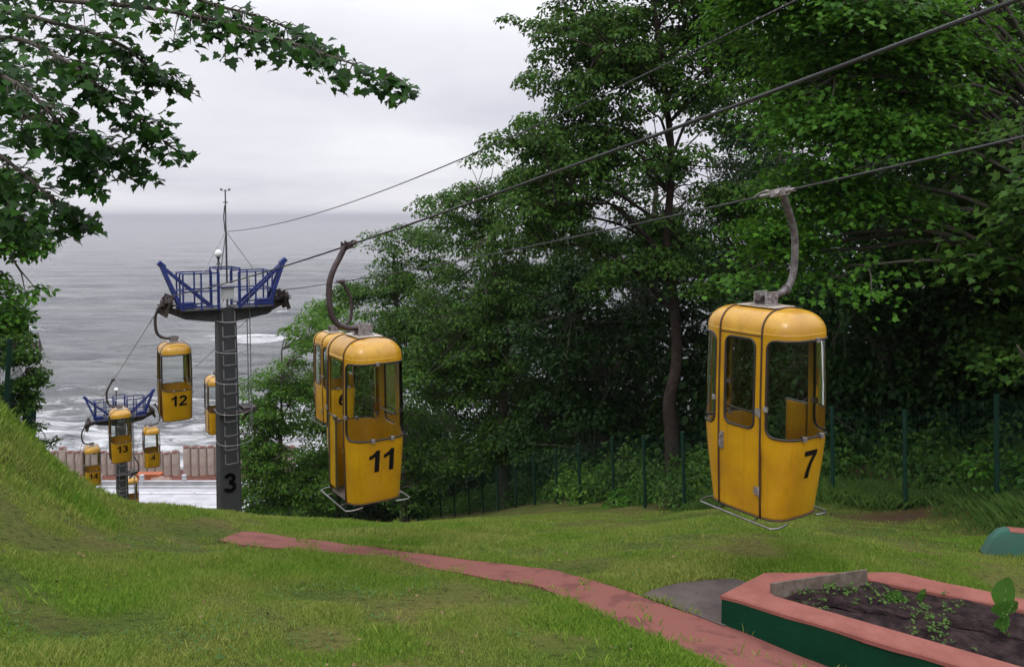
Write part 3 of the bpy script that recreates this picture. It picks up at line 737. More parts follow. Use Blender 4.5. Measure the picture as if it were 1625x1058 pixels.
taus = np.array([-1 + 2 * k / NT for k in range(NT + 1)])
DSW = 0.165                               # half width of the door window
cabin_mesh = {}
def cabin_meshes():
    body = MB()
    for sg in (-1, 1):
        f = lambda u, z, sg=sg: cap_pt(sg, u, z)
        body.grid([[f(u, z) for u in taus] for z in (0.0, 0.03, 0.12, 0.25, 0.4, 0.55, 0.72)])
        panel_with_hole(body, f, -1, 1, 0.72, ZR, -TAUW, TAUW, WZ0, WZ1, CAPLEN / 2, 0.085)
    g = lambda u, z: side_pt(-1, u, z)
    body.grid([[g(u, z) for u in np.linspace(-SY_, SY_, NT + 1)] for z in (0.0, 0.03, 0.12, 0.3, 0.5, 0.72)])
    panel_with_hole(body, g, -SY_, SY_, 0.72, ZR, -DSW, DSW, 0.85, 1.715, 1.0, 0.07)
    g2 = lambda u, z: side_pt(1, u, z)
    body.grid([[g2(u, z) for u in np.linspace(-SY_, SY_, NT + 1)] for z in (1.73, ZR)])
    me = body.mesh('body', M['yellow'], 180, weld=True); cabin_mesh['body'] = me
    roof = MB()
    als = [math.pi / 2 * k / 9 for k in range(10)]
    for sg in (-1, 1):
        rows = [[dome_pt(sg, u, a) for u in taus] for a in als]
        top = rows[-1]
        for lam in (0.8, 0.55, 0.3, 0.1, 0.0):
            rows.append([(p[0] * lam, sg * SY_ + (p[1] - sg * SY_) * (lam * 0.6 + 0.4 if lam > 0 else 0.4), p[2] + 0.012 * (1 - lam * lam)) for p in top])
        roof.grid(rows)
        # strip between the shrunken ring's base and the seam is closed by the middle section below
    ys = np.linspace(-SY_, SY_, 9); rows = []
    for a in als: rows.append([(side_pt(-1, y, ZR)[0] + RD * (1 - math.cos(a)), y, ZR + RD * math.sin(a)) for y in ys])
    xl = rows[-1][4][0]
    for f in np.linspace(0.1, 1.9, 15): rows.append([(xl * (1 - f), y, ZR + RD + 0.012 * (1 - (1 - f) ** 2)) for y in ys])
    for a in als[::-1]: rows.append([(side_pt(1, y, ZR)[0] - RD * (1 - math.cos(a)), y, ZR + RD * math.sin(a)) for y in ys])
    roof.grid(rows)
    cabin_mesh['roof'] = roof.mesh('roof', M['yellow'], 180, weld=True)
    # flat lid pieces: fill between caps' centre line and the seam
    seam = MB()
    for sg in (-1, 1):
        prof = [side_pt(-1, sg * SY_, z, 0.004) for z in np.linspace(0.01, ZR, 12)]
        prof += [(side_pt(-1, sg * SY_, ZR)[0] - 0.004 * math.cos(a) + RD * (1 - math.cos(a)), sg * SY_, ZR + (RD + 0.004) * math.sin(a)) for a in als[1:]]
        xl2 = prof[-1][0]
        prof += [(xl2 * (1 - f), sg * SY_, ZR + RD + 0.016 - 0.012 * (1 - f) ** 2) for f in np.linspace(0.25, 1.75, 7)]
        prof += [(side_pt(1, sg * SY_, ZR)[0] + 0.004 * math.cos(a) - RD * (1 - math.cos(a)), sg * SY_, ZR + (RD + 0.004) * math.sin(a)) for a in als[::-1]]
        prof += [side_pt(1, sg * SY_, z, 0.004) for z in np.linspace(ZR, 0.01, 12)[1:]]
        seam.tube(prof, 0.0085, 5)
    seam.tube([side_pt(-1, y, 1.755, 0.003) for y in np.linspace(-SY_, SY_, 7)], 0.006, 5)
    for sg in (-1, 1): seam.tube([cap_pt(sg, u, 0.005) for u in taus], 0.01, 5)
    seam.tube([side_pt(-1, y, 0.005) for y in np.linspace(-SY_, SY_, 7)], 0.01, 5)
    cabin_mesh['seam'] = seam.mesh('seam', M['seam'], 180)
    for nm, fn, a0, a1, z0, z1, ul, r in [('cap', lambda u, z: cap_pt(-1, u, z), -TAUW, TAUW, WZ0, WZ1, CAPLEN / 2, 0.085),
                                          ('cap2', lambda u, z: cap_pt(1, u, z), -TAUW, TAUW, WZ0, WZ1, CAPLEN / 2, 0.085),
                                          ('door', lambda u, z: side_pt(-1, u, z), -DSW, DSW, 0.85, 1.715, 1.0, 0.07)]:
        prm = rr_param(22, (a1 - a0) / 2 * ul, (z1 - z0) / 2, r); mb = MB()
        mb.tube([fn((a0 + a1) / 2 + (a1 - a0) / 2 * q_[0], (z0 + z1) / 2 + (z1 - z0) / 2 * q_[1]) for p, q_ in prm], 0.012, 6, closed=True)
        cabin_mesh['frame_' + nm] = mb.mesh('window_frame', M['gasket'], 180)
        cabin_mesh['pane_' + nm] = pane(fn, a0, a1, z0, z1, ul, r).mesh('pane', M['glass'], 180)
    cabin_mesh['clips'] = []
    for sg in (-1, 1):
        for u, z in ((-0.22, WZ0), (0.22, WZ0), (0.1, WZ1), (-TAUW, 1.07), (TAUW, 1.07)):
            clip = MB()
            p = Vector(cap_pt(sg, u, z)); q_ = Vector(cap_pt(sg, u + 0.01, z)); tn = (q_ - p).normalized()
            M3 = Matrix((tn, Vector((-tn.y, tn.x, 0)), Vector((0, 0, 1)))).transposed()
            clip.box(p, (0.04, 0.045, 0.048), M3)
            cabin_mesh['clips'].append(clip.mesh('window_clip', M['bracket'], None, bevel=0.004))
    fl = MB(); pl = [cap_pt(-1, u, 0)[:2] for u in taus] + [(x, -y) for x, y in [cap_pt(-1, u, 0)[:2] for u in taus[::-1]]]
    fl.prism([(x * 0.985, y * 0.985) for x, y in pl], 0.012, 0.04)
    cabin_mesh['floor'] = fl.mesh('floor', mat('cabin_floor', (0.16, 0.13, 0.11), 0.8, var=0.3), None)
    for sg in (-1, 1):
        st = MB()
        st.prism([(-0.30, sg * 0.245), (0.30, sg * 0.245), (0.27, sg * 0.34), (0.19, sg * 0.43), (-0.19, sg * 0.43), (-0.27, sg * 0.34)], 0.42, 0.46)
        st.box((0, sg * 0.25, 0.23), (0.58, 0.02, 0.38))
        cabin_mesh['seat%d' % sg] = st.mesh('seat', M['yellow'], None)
    gt = MB()
    gt.box((BX - 0.012, -0.105, 0.56), (0.02, SY_ - 0.02, 0.90))
    cabin_mesh['gate'] = gt.mesh('gate', M['yellow'], None, bevel=0.006)
    gr = MB(); x = BX + 0.004
    gr.tube([(x, -SY_ + 0.025, 0.1), (x, -SY_ + 0.025, 1.02), (x, 0.01, 1.025), (x, 0.01, 0.1)], 0.012, 8)
    gr.box((x + 0.004, 0.0, 1.0), (0.03, 0.06, 0.05))
    cabin_mesh['gate_rail'] = gr.mesh('rail', M['chrome'], 60)
    hr = MB(); hr.tube([(-BX + 0.015, -0.2, 1.0), (-BX + 0.05, -0.2, 1.0), (-BX + 0.05, 0.2, 1.0), (-BX + 0.015, 0.2, 1.0)], 0.012, 8)
    dh = MB(); dh.tube([(-BX - 0.002, 0.19, 0.72), (-BX - 0.035, 0.19, 0.72), (-BX - 0.035, 0.19, 0.60), (-BX - 0.002, 0.19, 0.60)], 0.008, 6); dh.box((-BX - 0.004, 0.19, 0.66), (0.012, 0.035, 0.17))
    cabin_mesh['door_handle'] = dh.mesh('door_handle', M['bracket'], None)
    cabin_mesh['hinges'] = []
    for z in (0.22, 0.98):
        hi = MB(); hi.tube([(-BX - 0.008, -SY_ + 0.004, z), (-BX - 0.008, -SY_ + 0.004, z + 0.09)], 0.011, 7); hi.box((-BX - 0.003, -SY_ + 0.03, z + 0.045), (0.008, 0.05, 0.07))
        cabin_mesh['hinges'].append(hi.mesh('hinge', M['bracket'], None))
    cabin_mesh['handrail'] = hr.mesh('handrail', M['chrome'], 60)
    for sg in (-1, 1):
        bp_ = MB(); X = sg * (BX + 0.045)
        bp_.tube(catmull([(sg * 0.2, -0.42, -0.02), (sg * 0.31, -0.43, -0.025), (X - sg * 0.01, -0.40, -0.03), (X, -0.34, -0.03), (X, 0, -0.03), (X, 0.34, -0.03), (X - sg * 0.01, 0.40, -0.03), (sg * 0.31, 0.43, -0.025), (sg * 0.2, 0.42, -0.02)], 5), 0.0105, 8)
        for y in (-0.2, 0.2): bp_.tube([(X, y, -0.03), (sg * (BX - 0.05), y, -0.012)], 0.008, 6)
        cabin_mesh['bumper%d' % sg] = bp_.mesh('bumper', M['chrome'], 60)
    pt = MB(); zt = ZR + RD
    pt.box((0, 0, zt + 0.016), (0.30, SY_ * 2 - 0.05, 0.006)); cabin_mesh['plate'] = pt.mesh('roof_plate', M['plate'], None)
    bk = MB()
    bk.box((0, 0, zt + 0.026), (0.19, 0.2, 0.012))
    for y in (-0.062, 0.062): bk.box((0.0, y, zt + 0.09), (0.17, 0.014, 0.13))
    for y in (-0.075, 0.075):
        for x in (-0.05, 0.05): bk.lathe([(0.0, -0.014), (0.014, -0.014), (0.014, 0.014), (0, 0.014)], (x, y, zt + 0.105), 8, 'y')
    cabin_mesh['bracket'] = bk.mesh('bracket', M['bracket'], None, bevel=0.003)
    hg = MB(); zt += 0.105
    hp = catmull([(-0.105, 0, zt), (0.06, 0, zt), (0.19, 0, zt + 0.012), (0.30, 0, zt + 0.065), (0.368, 0, zt + 0.16), (0.398, 0, zt + 0.30), (0.404, 0, zt + 0.46), (0.394, 0, zt + 0.60), (0.348, 0, zt + 0.745), (0.275, 0, zt + 0.89), (0.212, 0, zt + 1.02)], 6)
    hg.tube(hp, 0.034, 12)
    hg.lathe([(0.044, -0.012), (0.05, -0.012), (0.05, 0.012), (0.044, 0.012)], (0.285, 0, zt + 0.055), 12, 'x')
    cabin_mesh['hanger'] = hg.mesh('hanger', M['hanger'], 60)
    return zt + 1.035
GRIP_Z = cabin_meshes(); GRIP_X = 0.175

def _arc(cx_, cz_, rx, rz_, a0, a1, n=18): return [(cx_ + rx * math.cos(R(a)), cz_ + rz_ * math.sin(R(a))) for a in np.linspace(a0, a1, n)]
STK = 0.195
DIGITS = {  # plain bold sign painter's digits, 1 unit high: outlines and brush strokes
    '1': (0.50, [[(0.27, 0), (0.47, 0), (0.47, 1), (0.32, 1), (0.27, 0.93)], [(0.02, 0.77), (0.02, 0.60), (0.14, 0.64), (0.14, 0.82)], [(0.14, 0.82), (0.14, 0.64), (0.27, 0.72), (0.27, 0.93)]], []),
    '7': (0.66, [[(0.03, 0.82), (0.03, 1), (0.65, 1), (0.65, 0.85), (0.63, 0.82)], [(0.44, 0.82), (0.63, 0.82), (0.53, 0.68), (0.34, 0.65)], [(0.34, 0.65), (0.53, 0.68), (0.44, 0.47), (0.25, 0.43)], [(0.25, 0.43), (0.44, 0.47), (0.385, 0.24), (0.19, 0.2)], [(0.19, 0.2), (0.385, 0.24), (0.37, 0), (0.17, 0)]], []),
    '4': (0.70, [[(0.41, 0), (0.60, 0), (0.60, 0.2), (0.41, 0.2)], [(0.02, 0.2), (0.70, 0.2), (0.70, 0.365), (0.02, 0.365)], [(0.02, 0.365), (0.2, 0.365), (0.41, 0.69), (0.41, 1.0)], [(0.41, 0.365), (0.60, 0.365), (0.60, 1.0), (0.41, 1.0)]], []),
    '2': (0.66, [[(0.02, 0), (0.65, 0), (0.65, 0.175), (0.02, 0.175)]], [_arc(0.33, 0.685, 0.225, 0.22, 172, -25) + [(0.44, 0.47), (0.27, 0.30), (0.14, 0.13)]]),
    '3': (0.66, [], [_arc(0.325, 0.725, 0.20, 0.18, 165, -60) + [(0.30, 0.53)], [(0.30, 0.53)] + _arc(0.325, 0.29, 0.225, 0.195, 62, -168)]),
    '6': (0.66, [], [_arc(0.335, 0.315, 0.225, 0.22, 0, 360, 28), _arc(0.42, 0.44, 0.31, 0.465, 62, 200)]),
}
def number_bm(s, height):
    bm = bmesh.new(); x0 = 0.0
    for ch in s:
        wdt_, polys, strokes = DIGITS[ch]
        for pl_ in polys: bm.faces.new([bm.verts.new(((x0 + x) * height, z * height, 0)) for x, z in pl_])
        for st_ in strokes:
            pp = np.array(st_); tg = np.gradient(pp, axis=0); tg /= np.maximum(np.linalg.norm(tg, axis=1), 1e-6)[:, None]; nr = np.stack([-tg[:, 1], tg[:, 0]], 1) * STK / 2
            va = [bm.verts.new(((x0 + p[0]) * height, p[1] * height, 0)) for p in pp + nr]; vb = [bm.verts.new(((x0 + p[0]) * height, p[1] * height, 0)) for p in pp - nr]
            for i in range(len(pp) - 1): bm.faces.new([va[i], vb[i], vb[i + 1], va[i + 1]])
        x0 += wdt_ + 0.13
    wtot = (x0 - 0.13) * height
    for v in bm.verts: v.co.x -= wtot / 2
    bmesh.ops.triangulate(bm, faces=bm.faces)
    return bm
def text_bm(s, height, bold=0.0):
    cu = bpy.data.curves.new('t', 'FONT'); cu.body = s; cu.align_x = 'CENTER'; cu.size = height / 0.73; cu.offset = bold; cu.resolution_u = 8; cu.space_character = 1.02
    o = bpy.data.objects.new('t', cu); COL.objects.link(o)
    dg = bpy.context.evaluated_depsgraph_get(); me = bpy.data.meshes.new_from_object(o.evaluated_get(dg))
    COL.objects.unlink(o); bpy.data.objects.remove(o); bpy.data.curves.remove(cu)
    bm = bmesh.new(); bm.from_mesh(me); bpy.data.meshes.remove(me)
    ys = [v.co.y for v in bm.verts]; k = height / (max(ys) - min(ys)); y0 = min(ys); xs = [v.co.x for v in bm.verts]; xc = (min(xs) + max(xs)) / 2
    for v in bm.verts: v.co.y = (v.co.y - y0) * k; v.co.x = (v.co.x - xc) * k
    return bm
def number_mesh(s, sg, h=0.275, zb=0.405):
    bm = number_bm(s, h)
    for x in np.arange(-0.3, 0.31, 0.02):
        bmesh.ops.bisect_plane(bm, geom=bm.verts[:] + bm.edges[:] + bm.faces[:], plane_co=(x, 0, 0), plane_no=(1, 0, 0))
    for v in bm.verts:
        x, z = v.co.x, zb + v.co.y; a, b_ = sizes(z)
        x_ = x if sg < 0 else -x
        v.co = (x_, sg * (a * (1 - min(0.999, (abs(x_) / b_)) ** NX) ** (1 / NX) + 0.004), z)
    me = bpy.data.meshes.new('number'); bm.to_mesh(me); bm.free(); me.materials.append(M['number']); return me

def grip_mesh(slope, dark):
    """clamp on the rope: local y runs down the line"""
    mb = MB(); c = Vector((GRIP_X, 0, GRIP_Z)); d = Vector((0, math.cos(slope), -math.sin(slope)))
    n = Vector((0, math.sin(slope), math.cos(slope)))
    mb.bar(c - d * 0.07, c + d * 0.09, 0.065, 0.075)
    mb.tube([c - d * 0.16, c + d * 0.22], 0.021, 8)
    mb.tube([c + d * 0.09 + n * 0.02, c + d * 0.15 + n * 0.045, c + d * 0.24 + n * 0.03, c + d * 0.30], 0.012, 6)
    mb.tube([c - d * 0.06 + Vector((0.05, 0, -0.02)), c - d * 0.06 + Vector((0.05, 0, 0.055))], 0.014, 8)
    mb.tube([c + d * 0.05 + Vector((0.05, 0, -0.02)), c + d * 0.05 + Vector((0.05, 0, 0.055))], 0.014, 8)
    mb.tube([c + Vector((0.055, 0, -0.04)), c + Vector((-0.05, 0, 0.01))], 0.032, 8)
    return mb.mesh('grip', M['hanger_dark'] if dark else M['bracket'], 40)

XYS, ZS = 1.035, 0.95
CABGROUP = 'yellow cabins of the cable car'
def cabin(side, s, number, label, gate=True, door_open=False, dark=False):
    v = VL if side < 0 else VR
    q0 = rope_xy(s, v); z0 = ropez(s, side)
    rot = LINE_ROT if side > 0 else LINE_ROT + math.pi
    ox = np.array([math.cos(rot), math.sin(rot)])
    base = np.array([q0[0] - ox[0] * GRIP_X * XYS, q0[1] - ox[1] * GRIP_X * XYS, z0 - GRIP_Z * ZS])
    th = thing('cable_car_cabin', label, 'cable car', base, rot, CABGROUP); th.scale = (XYS, XYS, ZS)
    K = cabin_mesh
    bo = link('body', K['body'], th); md = bo.modifiers.new('wall_thickness', 'SOLIDIFY'); md.thickness = 0.018; md.offset = -1
    link('roof', K['roof'], th); link('seam', K['seam'], th)
    for nm in ('cap', 'cap2', 'door'):
        f = link('window', K['pane_' + nm], th); link('window_frame', K['frame_' + nm], f)
    link('door_handle', K['door_handle'], th)
    for c_ in K['hinges']: link('hinge', c_, th)
    for c_ in K['clips']: link('window_clip', c_, th)
    link('floor', K['floor'], th)
    for sg in (-1, 1): link('seat', K['seat%d' % sg], th); link('bumper', K['bumper%d' % sg], th)
    if gate: g_ = link('gate', K['gate'], th); link('gate_rail', K['gate_rail'], g_)
    link('handrail', K['handrail'], th)
    link('roof_plate', K['plate'], th)
    h = link('hanger', K['hanger'], th); link('bracket', K['bracket'], h)
    if dark:
        for o_, mm_ in ((h, 'hanger_dark'),):
            o_.material_slots[0].link = 'OBJECT'; o_.material_slots[0].material = M[mm_]
    slope = math.atan((ropez(s + 0.3, side) - ropez(s - 0.3, side)) / 0.6)
    # local y points downhill on the right rope, uphill on the left one
    gm_ = grip_mesh(slope if side > 0 else -slope, dark); link('grip', gm_, h)
    if number:
        for sg in (-1, 1): link('number', number_mesh(number, sg), th)
    return th
def s_at(px, py, side): return on_rope_plane(px, py, VL if side < 0 else VR)[1]
cabin(1, s_at(1238, 308, 1), '7', 'large yellow cabin number 7 hanging low over the lawn beside the flower bed')
cabin(-1, s_at(552, 387, -1), '11', 'yellow cabin number 11 with open side hanging in front of the trees', dark=True)
cabin(1, s_at(541, 452, 1), '6', 'yellow cabin number 6 half hidden behind cabin 11', dark=True)
cabin(-1, s_at(262, 478, -1), '12', 'yellow cabin number 12 hanging beside tower 3 against the sea', dark=True)
cabin(1, s_at(352, 545, 1), None, 'yellow cabin partly hidden behind the dark pole of tower 3', dark=True)
cabin(-1, s_at(180, 600, -1), '13', 'yellow cabin number 13 in front of the far tower', dark=True)
cabin(1, s_t2 + 0.9, '4', 'small yellow cabin number 4 below cabin 12 in front of the sheet piles', dark=True)
cabin(-1, s_t2 - 0.55, '14', 'small yellow cabin number 14 at the left of the far tower', dark=True)
cabin(1, s_at(212, 712, 1), None, 'tiny yellow cabin low down beside the foot of the far tower above the promenade', dark=True)
# ------------------------------------------------------------------ towers
def flat_text(s, h, bold, matn, origin, name, parent):
    bm = number_bm(s, h)
    for v_ in bm.verts: v_.co = (origin[0] + v_.co.x, origin[1], origin[2] + v_.co.y)
    me = bpy.data.meshes.new(name); bm.to_mesh(me); bm.free(); me.materials.append(matn)
    return link(name, me, parent)
def tower(s, number, label, ztop, zbase, mast, lad0=1.0, arm_scale=1.0):
    """local x across the line (right), local y downhill; z = 0 at the foot"""
    p = rope_xy(s, 0)
    th = thing('support_tower', label, 'tower', (p[0], p[1], zbase), LINE_ROT, 'support towers of the cable car')
    H = ztop - zbase                     # deck height above the foot
    # tapered welded box column
    pole = MB(); rows = []
    for z in (-0.6, 0, 0.25 * H, 0.5 * H, 0.75 * H, H - 0.02):
        wdx = 0.272 - 0.05 * (z / H); c = 0.035
        o = [(-wdx + c, -wdx), (wdx - c, -wdx), (wdx, -wdx + c), (wdx, wdx - c), (wdx - c, wdx), (-wdx + c, wdx), (-wdx, wdx - c), (-wdx, -wdx + c)]
        rows.append([(x, y, z) for x, y in o] + [(o[0][0], o[0][1], z)])
    pole.grid(rows)
    for z in np.arange(0.5, H - 0.3, 0.55):
        for x in (-0.12, 0.13):
            pole.lathe([(0.0, -0.012), (0.02, -0.012), (0.02, 0.012), (0, 0.012)], (x, -0.272 + 0.05 * z / H - 0.006, z), 6, 'y')
    pole.build('pole', M['tower'], th, 30)
    xa = 1.12
    for sx in (-1, 1):
        ar = MB(); ys = 0.17
        v = []
        for y in (-ys, ys):
            v += [(sx * 0.1, y, H - 0.36), (sx * 0.1, y, H), (sx * xa, y, H), (sx * xa, y, H - 0.16), (sx * (xa - 0.12), y, H - 0.22)]
        ar.add(v, [(0, 1, 2, 3, 4), (9, 8, 7, 6, 5), (0, 5, 6, 1), (1, 6, 7, 2), (2, 7, 8, 3), (3, 8, 9, 4), (4, 9, 5, 0)])
        ar.build('crossarm', M['arm'], th, None, bevel=0.008)
        # walkway frame on the arm
        wk = MB()
        wk.box((sx * 0.62, 0, H + 0.018), (1.0, 0.84, 0.03))
        wk.build('walkway', M['arm'], th)
        # railing
        rl = MB(); zt = H + 0.92; x0, x1 = sx * 0.24, sx * 1.08
        for y in (-0.41, 0.41):
            for x in (x0, (x0 + x1) / 2, x1): rl.bar((x, y, H), (x, y, zt), 0.036)
            for z in (zt, H + 0.48, H + 0.1): rl.bar((x0, y, z), (x1, y, z), 0.032)
        for z in (zt, H + 0.48): rl.bar((x1, -0.41, z), (x1, 0.41, z), 0.032)
        rl.bar((x1, 0, H), (x1, 0, zt), 0.034)
        rl.build('railing', M['blue'], th)
        # lifting gallows: a leaning A-frame at the arm's end
        ga = MB(); tip = Vector((sx * 1.50, 0, H + 1.14))
        for y in (-0.16, 0.16):
            ga.bar((sx * 1.06, y, H + 0.02), tip + Vector((0, y * 0.35, 0)), 0.085, 0.06, up=(0, 1, 0))
            ga.bar((sx * 0.34, y * 1.2, H + 0.05), tip + Vector((-sx * 0.03, y * 0.35, -0.05)), 0.075, 0.055, up=(0, 1, 0))
        ga.bar(tip + Vector((-sx * 0.08, 0, -0.07)), tip + Vector((sx * 0.06, 0, 0.06)), 0.12, 0.17, up=(0, 1, 0))
        ga.bar((sx * 1.22, -0.14, H + 0.42), (sx * 1.22, 0.14, H + 0.42), 0.05)
        ga.build('gallows', M['blue'], th, None, bevel=0.006)
        mo = MB(); mo.box((sx * 0.95, 0.0, H + 0.12), (0.36, 0.3, 0.15)); mo.bar((sx * 0.7, -0.1, H + 0.1), (sx * 1.2, -0.1, H + 0.1), 0.07)
        mo.build('arm_bracket', M['blue'], th, None, bevel=0.02)
        # sheave train that carries the rope
        v_ = VL if sx < 0 else VR
        sh = thing('sheave_train', None, None, (v_, 0, 0)); sh.parent = th
        bm_ = MB(); Rw = 0.13
        za = ropez(s + 0.01, sx); 
        for k in range(4):
            y = -0.54 + 0.36 * k; zr_ = (ropez(s - y, sx) if True else za) - zbase
            zr_ = 0.5 * (zr_ + za - zbase)
            wh = MB(); wh.lathe([(0.0, -0.035), (Rw, -0.035), (Rw, -0.02), (Rw - 0.03, 0.0), (Rw, 0.02), (Rw, 0.035), (0.0, 0.035)], (0, y, zr_ - Rw - 0.015), 18, 'x')
            wh.build('sheave', M['sheave'], sh, 40)
        ym = [(-0.36, 0), (0.36, 0)]
        for i, y in enumerate((-0.36, 0.36)):
            zr_ = 0.5 * (ropez(s - y, sx) + za) - zbase
            for xo in (-0.06, 0.06): bm_.bar((xo, y - 0.26, zr_ - Rw - 0.02 + 0.04), (xo, y + 0.26, zr_ - Rw - 0.02 - 0.04), 0.02, 0.12, up=(1, 0, 0))
        zc_ = za - zbase - Rw - 0.12
        for xo in (-0.09, 0.09): bm_.bar((xo, -0.42, zc_ + 0.08), (xo, 0.42, zc_ - 0.08), 0.025, 0.16, up=(1, 0, 0))
        bm_.bar((-sx * (abs(v_) - xa + 0.05), 0, H - 0.1), (0.12 * sx, 0, zc_), 0.12, 0.16)
        bm_.box((0.02 * sx, 0.1, zc_ + 0.02), (0.16, 0.3, 0.26))
        for y in (-0.5, -0.1, 0.3): bm_.bar((-0.07 * sx, y, zc_ + 0.3), (0.10 * sx, y + 0.06, zc_ - 0.2), 0.06, 0.09)
        bm_.build('sheave_beam', M['sheave'], sh, None, bevel=0.006)
    # central guard frame and cabinet
    cf = MB()
    for x in (-0.27, 0.27):
        for y in (-0.41, 0.41): cf.bar((x, y, H), (x, y, H + 1.02), 0.036)
    for y in (-0.41, 0.41):
        for z in (H + 1.02, H + 0.55): cf.bar((-0.27, y, z), (0.27, y, z), 0.032)
    for x in (-0.27, 0.27): cf.bar((x, -0.41, H + 1.02), (x, 0.41, H + 1.02), 0.032)
    cf.build('guard_frame', M['blue'], th)
    cb = MB(); cb.box((-0.02, -0.30, H + 0.44), (0.30, 0.16, 0.38))
    for x in (-0.1, 0, 0.08): cb.tube([(x, -0.30, H + 0.26), (x * 1.6, -0.28, H + 0.1), (x * 2.4, -0.2, H + 0.02)], 0.011, 6)
    cb.build('control_box', M['box'], th, None, bevel=0.004)
    # lamp: opal globe on a stem
    lp = MB(); lx = -0.16
    lp.tube([(lx, -0.05, H), (lx, -0.05, H + 1.12)], 0.016, 8)
    lp.lathe([(0.065, H + 1.10), (0.03, H + 1.15), (0.022, H + 1.22), (0.05, H + 1.30), (0.0, H + 1.31)], (lx, -0.05, 0), 14)
    lo = lp.build('lamp', M['tower'], th, 40)
    gb = MB(); gb.lathe([(0.1 * math.sin(a), H + 1.385 - 0.1 * math.cos(a)) for a in np.linspace(0.05, math.pi - 0.02, 14)], (lx, -0.05, 0), 20)
    gb.build('lamp_globe', M['lamp'], lo, 180)
    if mast:
        mt = MB(); zt = mast
        mt.tube([(0.05, 0, H), (0.05, 0, MAST_Z - zbase + 0.0)], 0.024, 8)
        mt.tube([(0.05, 0, MAST_Z - zbase), (0.05, 0, H + zt)], 0.017, 8)
        for z in (H + zt - 0.32, ): mt.bar((-0.01, 0, z), (0.11, 0, z), 0.025)
        mt.bar((-0.05, 0, H + zt - 0.02), (0.15, 0, H + zt - 0.02), 0.012)
        for x in (-0.05, 0.15): mt.lathe([(0.0, -0.02), (0.03, -0.01), (0.03, 0.02), (0, 0.03)], (x, 0, H + zt), 8)
        mt.tube([(0.03, 0, H + zt - 0.4), (0.0, 0, H + zt - 0.7), (0.03, 0, H + zt - 1.1)], 0.014, 6)
        mo = mt.build('mast', M['tower'], th, 40)
        gy_ = MB()
        for x, y in ((-0.62, -0.41), (0.66, -0.41), (0.0, 0.41)): gy_.tube([(0.05, 0, MAST_Z - zbase), (x, y, H + 0.92)], 0.011, 6)
        gy_.build('guy_wire', M['galv'], mo, 40)
    # ladder: staples on the front face, hoops and rails of the cage at the right
    ld = MB(); fy = lambda z: -0.272 + 0.05 * z / H
    for k, z in enumerate(np.arange(lad0, H - 0.05, 0.36)):
        ld.tube([(-0.15, fy(z) - 0.10, z + 0.25), (-0.15, fy(z) - 0.11, z), (-0.07, fy(z) - 0.115, z - 0.01), (0.15, fy(z) - 0.115, z), (0.15, fy(z) - 0.10, z + 0.27)], 0.0145, 6)
    ld.build('ladder', M['galv'], th, 60)
    cg = MB()
    zs = np.arange(lad0 + 0.55, H + 0.1, 0.78)
    for z in zs:
        cg.tube(catmull([(-0.28, fy(z) + 0.3, z), (-0.29, fy(z) - 0.1, z - 0.03), (-0.05, fy(z) - 0.26, z - 0.06), (0.26, fy(z) - 0.26, z - 0.05), (0.52, fy(z) - 0.14, z + 0.0), (0.55, fy(z) + 0.2, z + 0.05), (0.29, fy(z) + 0.5, z + 0.05)], 4), 0.010, 6)
    for x, yo in ((0.53, -0.1), (0.52, 0.12)): cg.tube([(x, yo - 0.22, zs[0]), (x, yo - 0.18, H + (0.75 if yo < 0 else 0))], 0.013, 6)
    cg.build('ladder_cage', M['galv'], th, 60)
    cl = MB(); zc2 = H * 0.58
    cl.box((0.06, 0, zc2 - 0.06), (0.70, 0.68, 0.05)); cl.box((0.5, -0.05, zc2 - 0.03), (0.34, 0.5, 0.12)); cl.bar((0.3, -0.2, zc2 - 0.3), (0.55, -0.2, zc2 - 0.03), 0.06)
    cl.build('collar_bracket', M['sheave'], th, None, bevel=0.01)
    if number: flat_text(number, 0.50, 0.02, M['tower_num'], (-0.035, -0.272 + 0.05 * 0.75 / H - 0.014, number_z - zbase), 'number', th)
    return th
zt3 = P(357, 488, 20)[2]; zb3 = g1(*rope_xy(0, 0)) - 0.1
number_z = P(358, 780, 19.8)[2]
tower(0.0, '3', 'dark grey cable car tower number 3 with blue railings, ladder and mast', zt3, zb3, P(361, 301, 20)[2] - zt3, P(358, 733, 19.8)[2] - zb3)
p2 = rope_xy(s_t2, 0); Yt2 = p2[1]
zt2 = P(190, 662, Yt2)[2]; zb2 = g1(*p2) - 0.1
tower(s_t2, None, 'far cable car tower with blue railings standing lower down the slope', zt2, zb2, None)

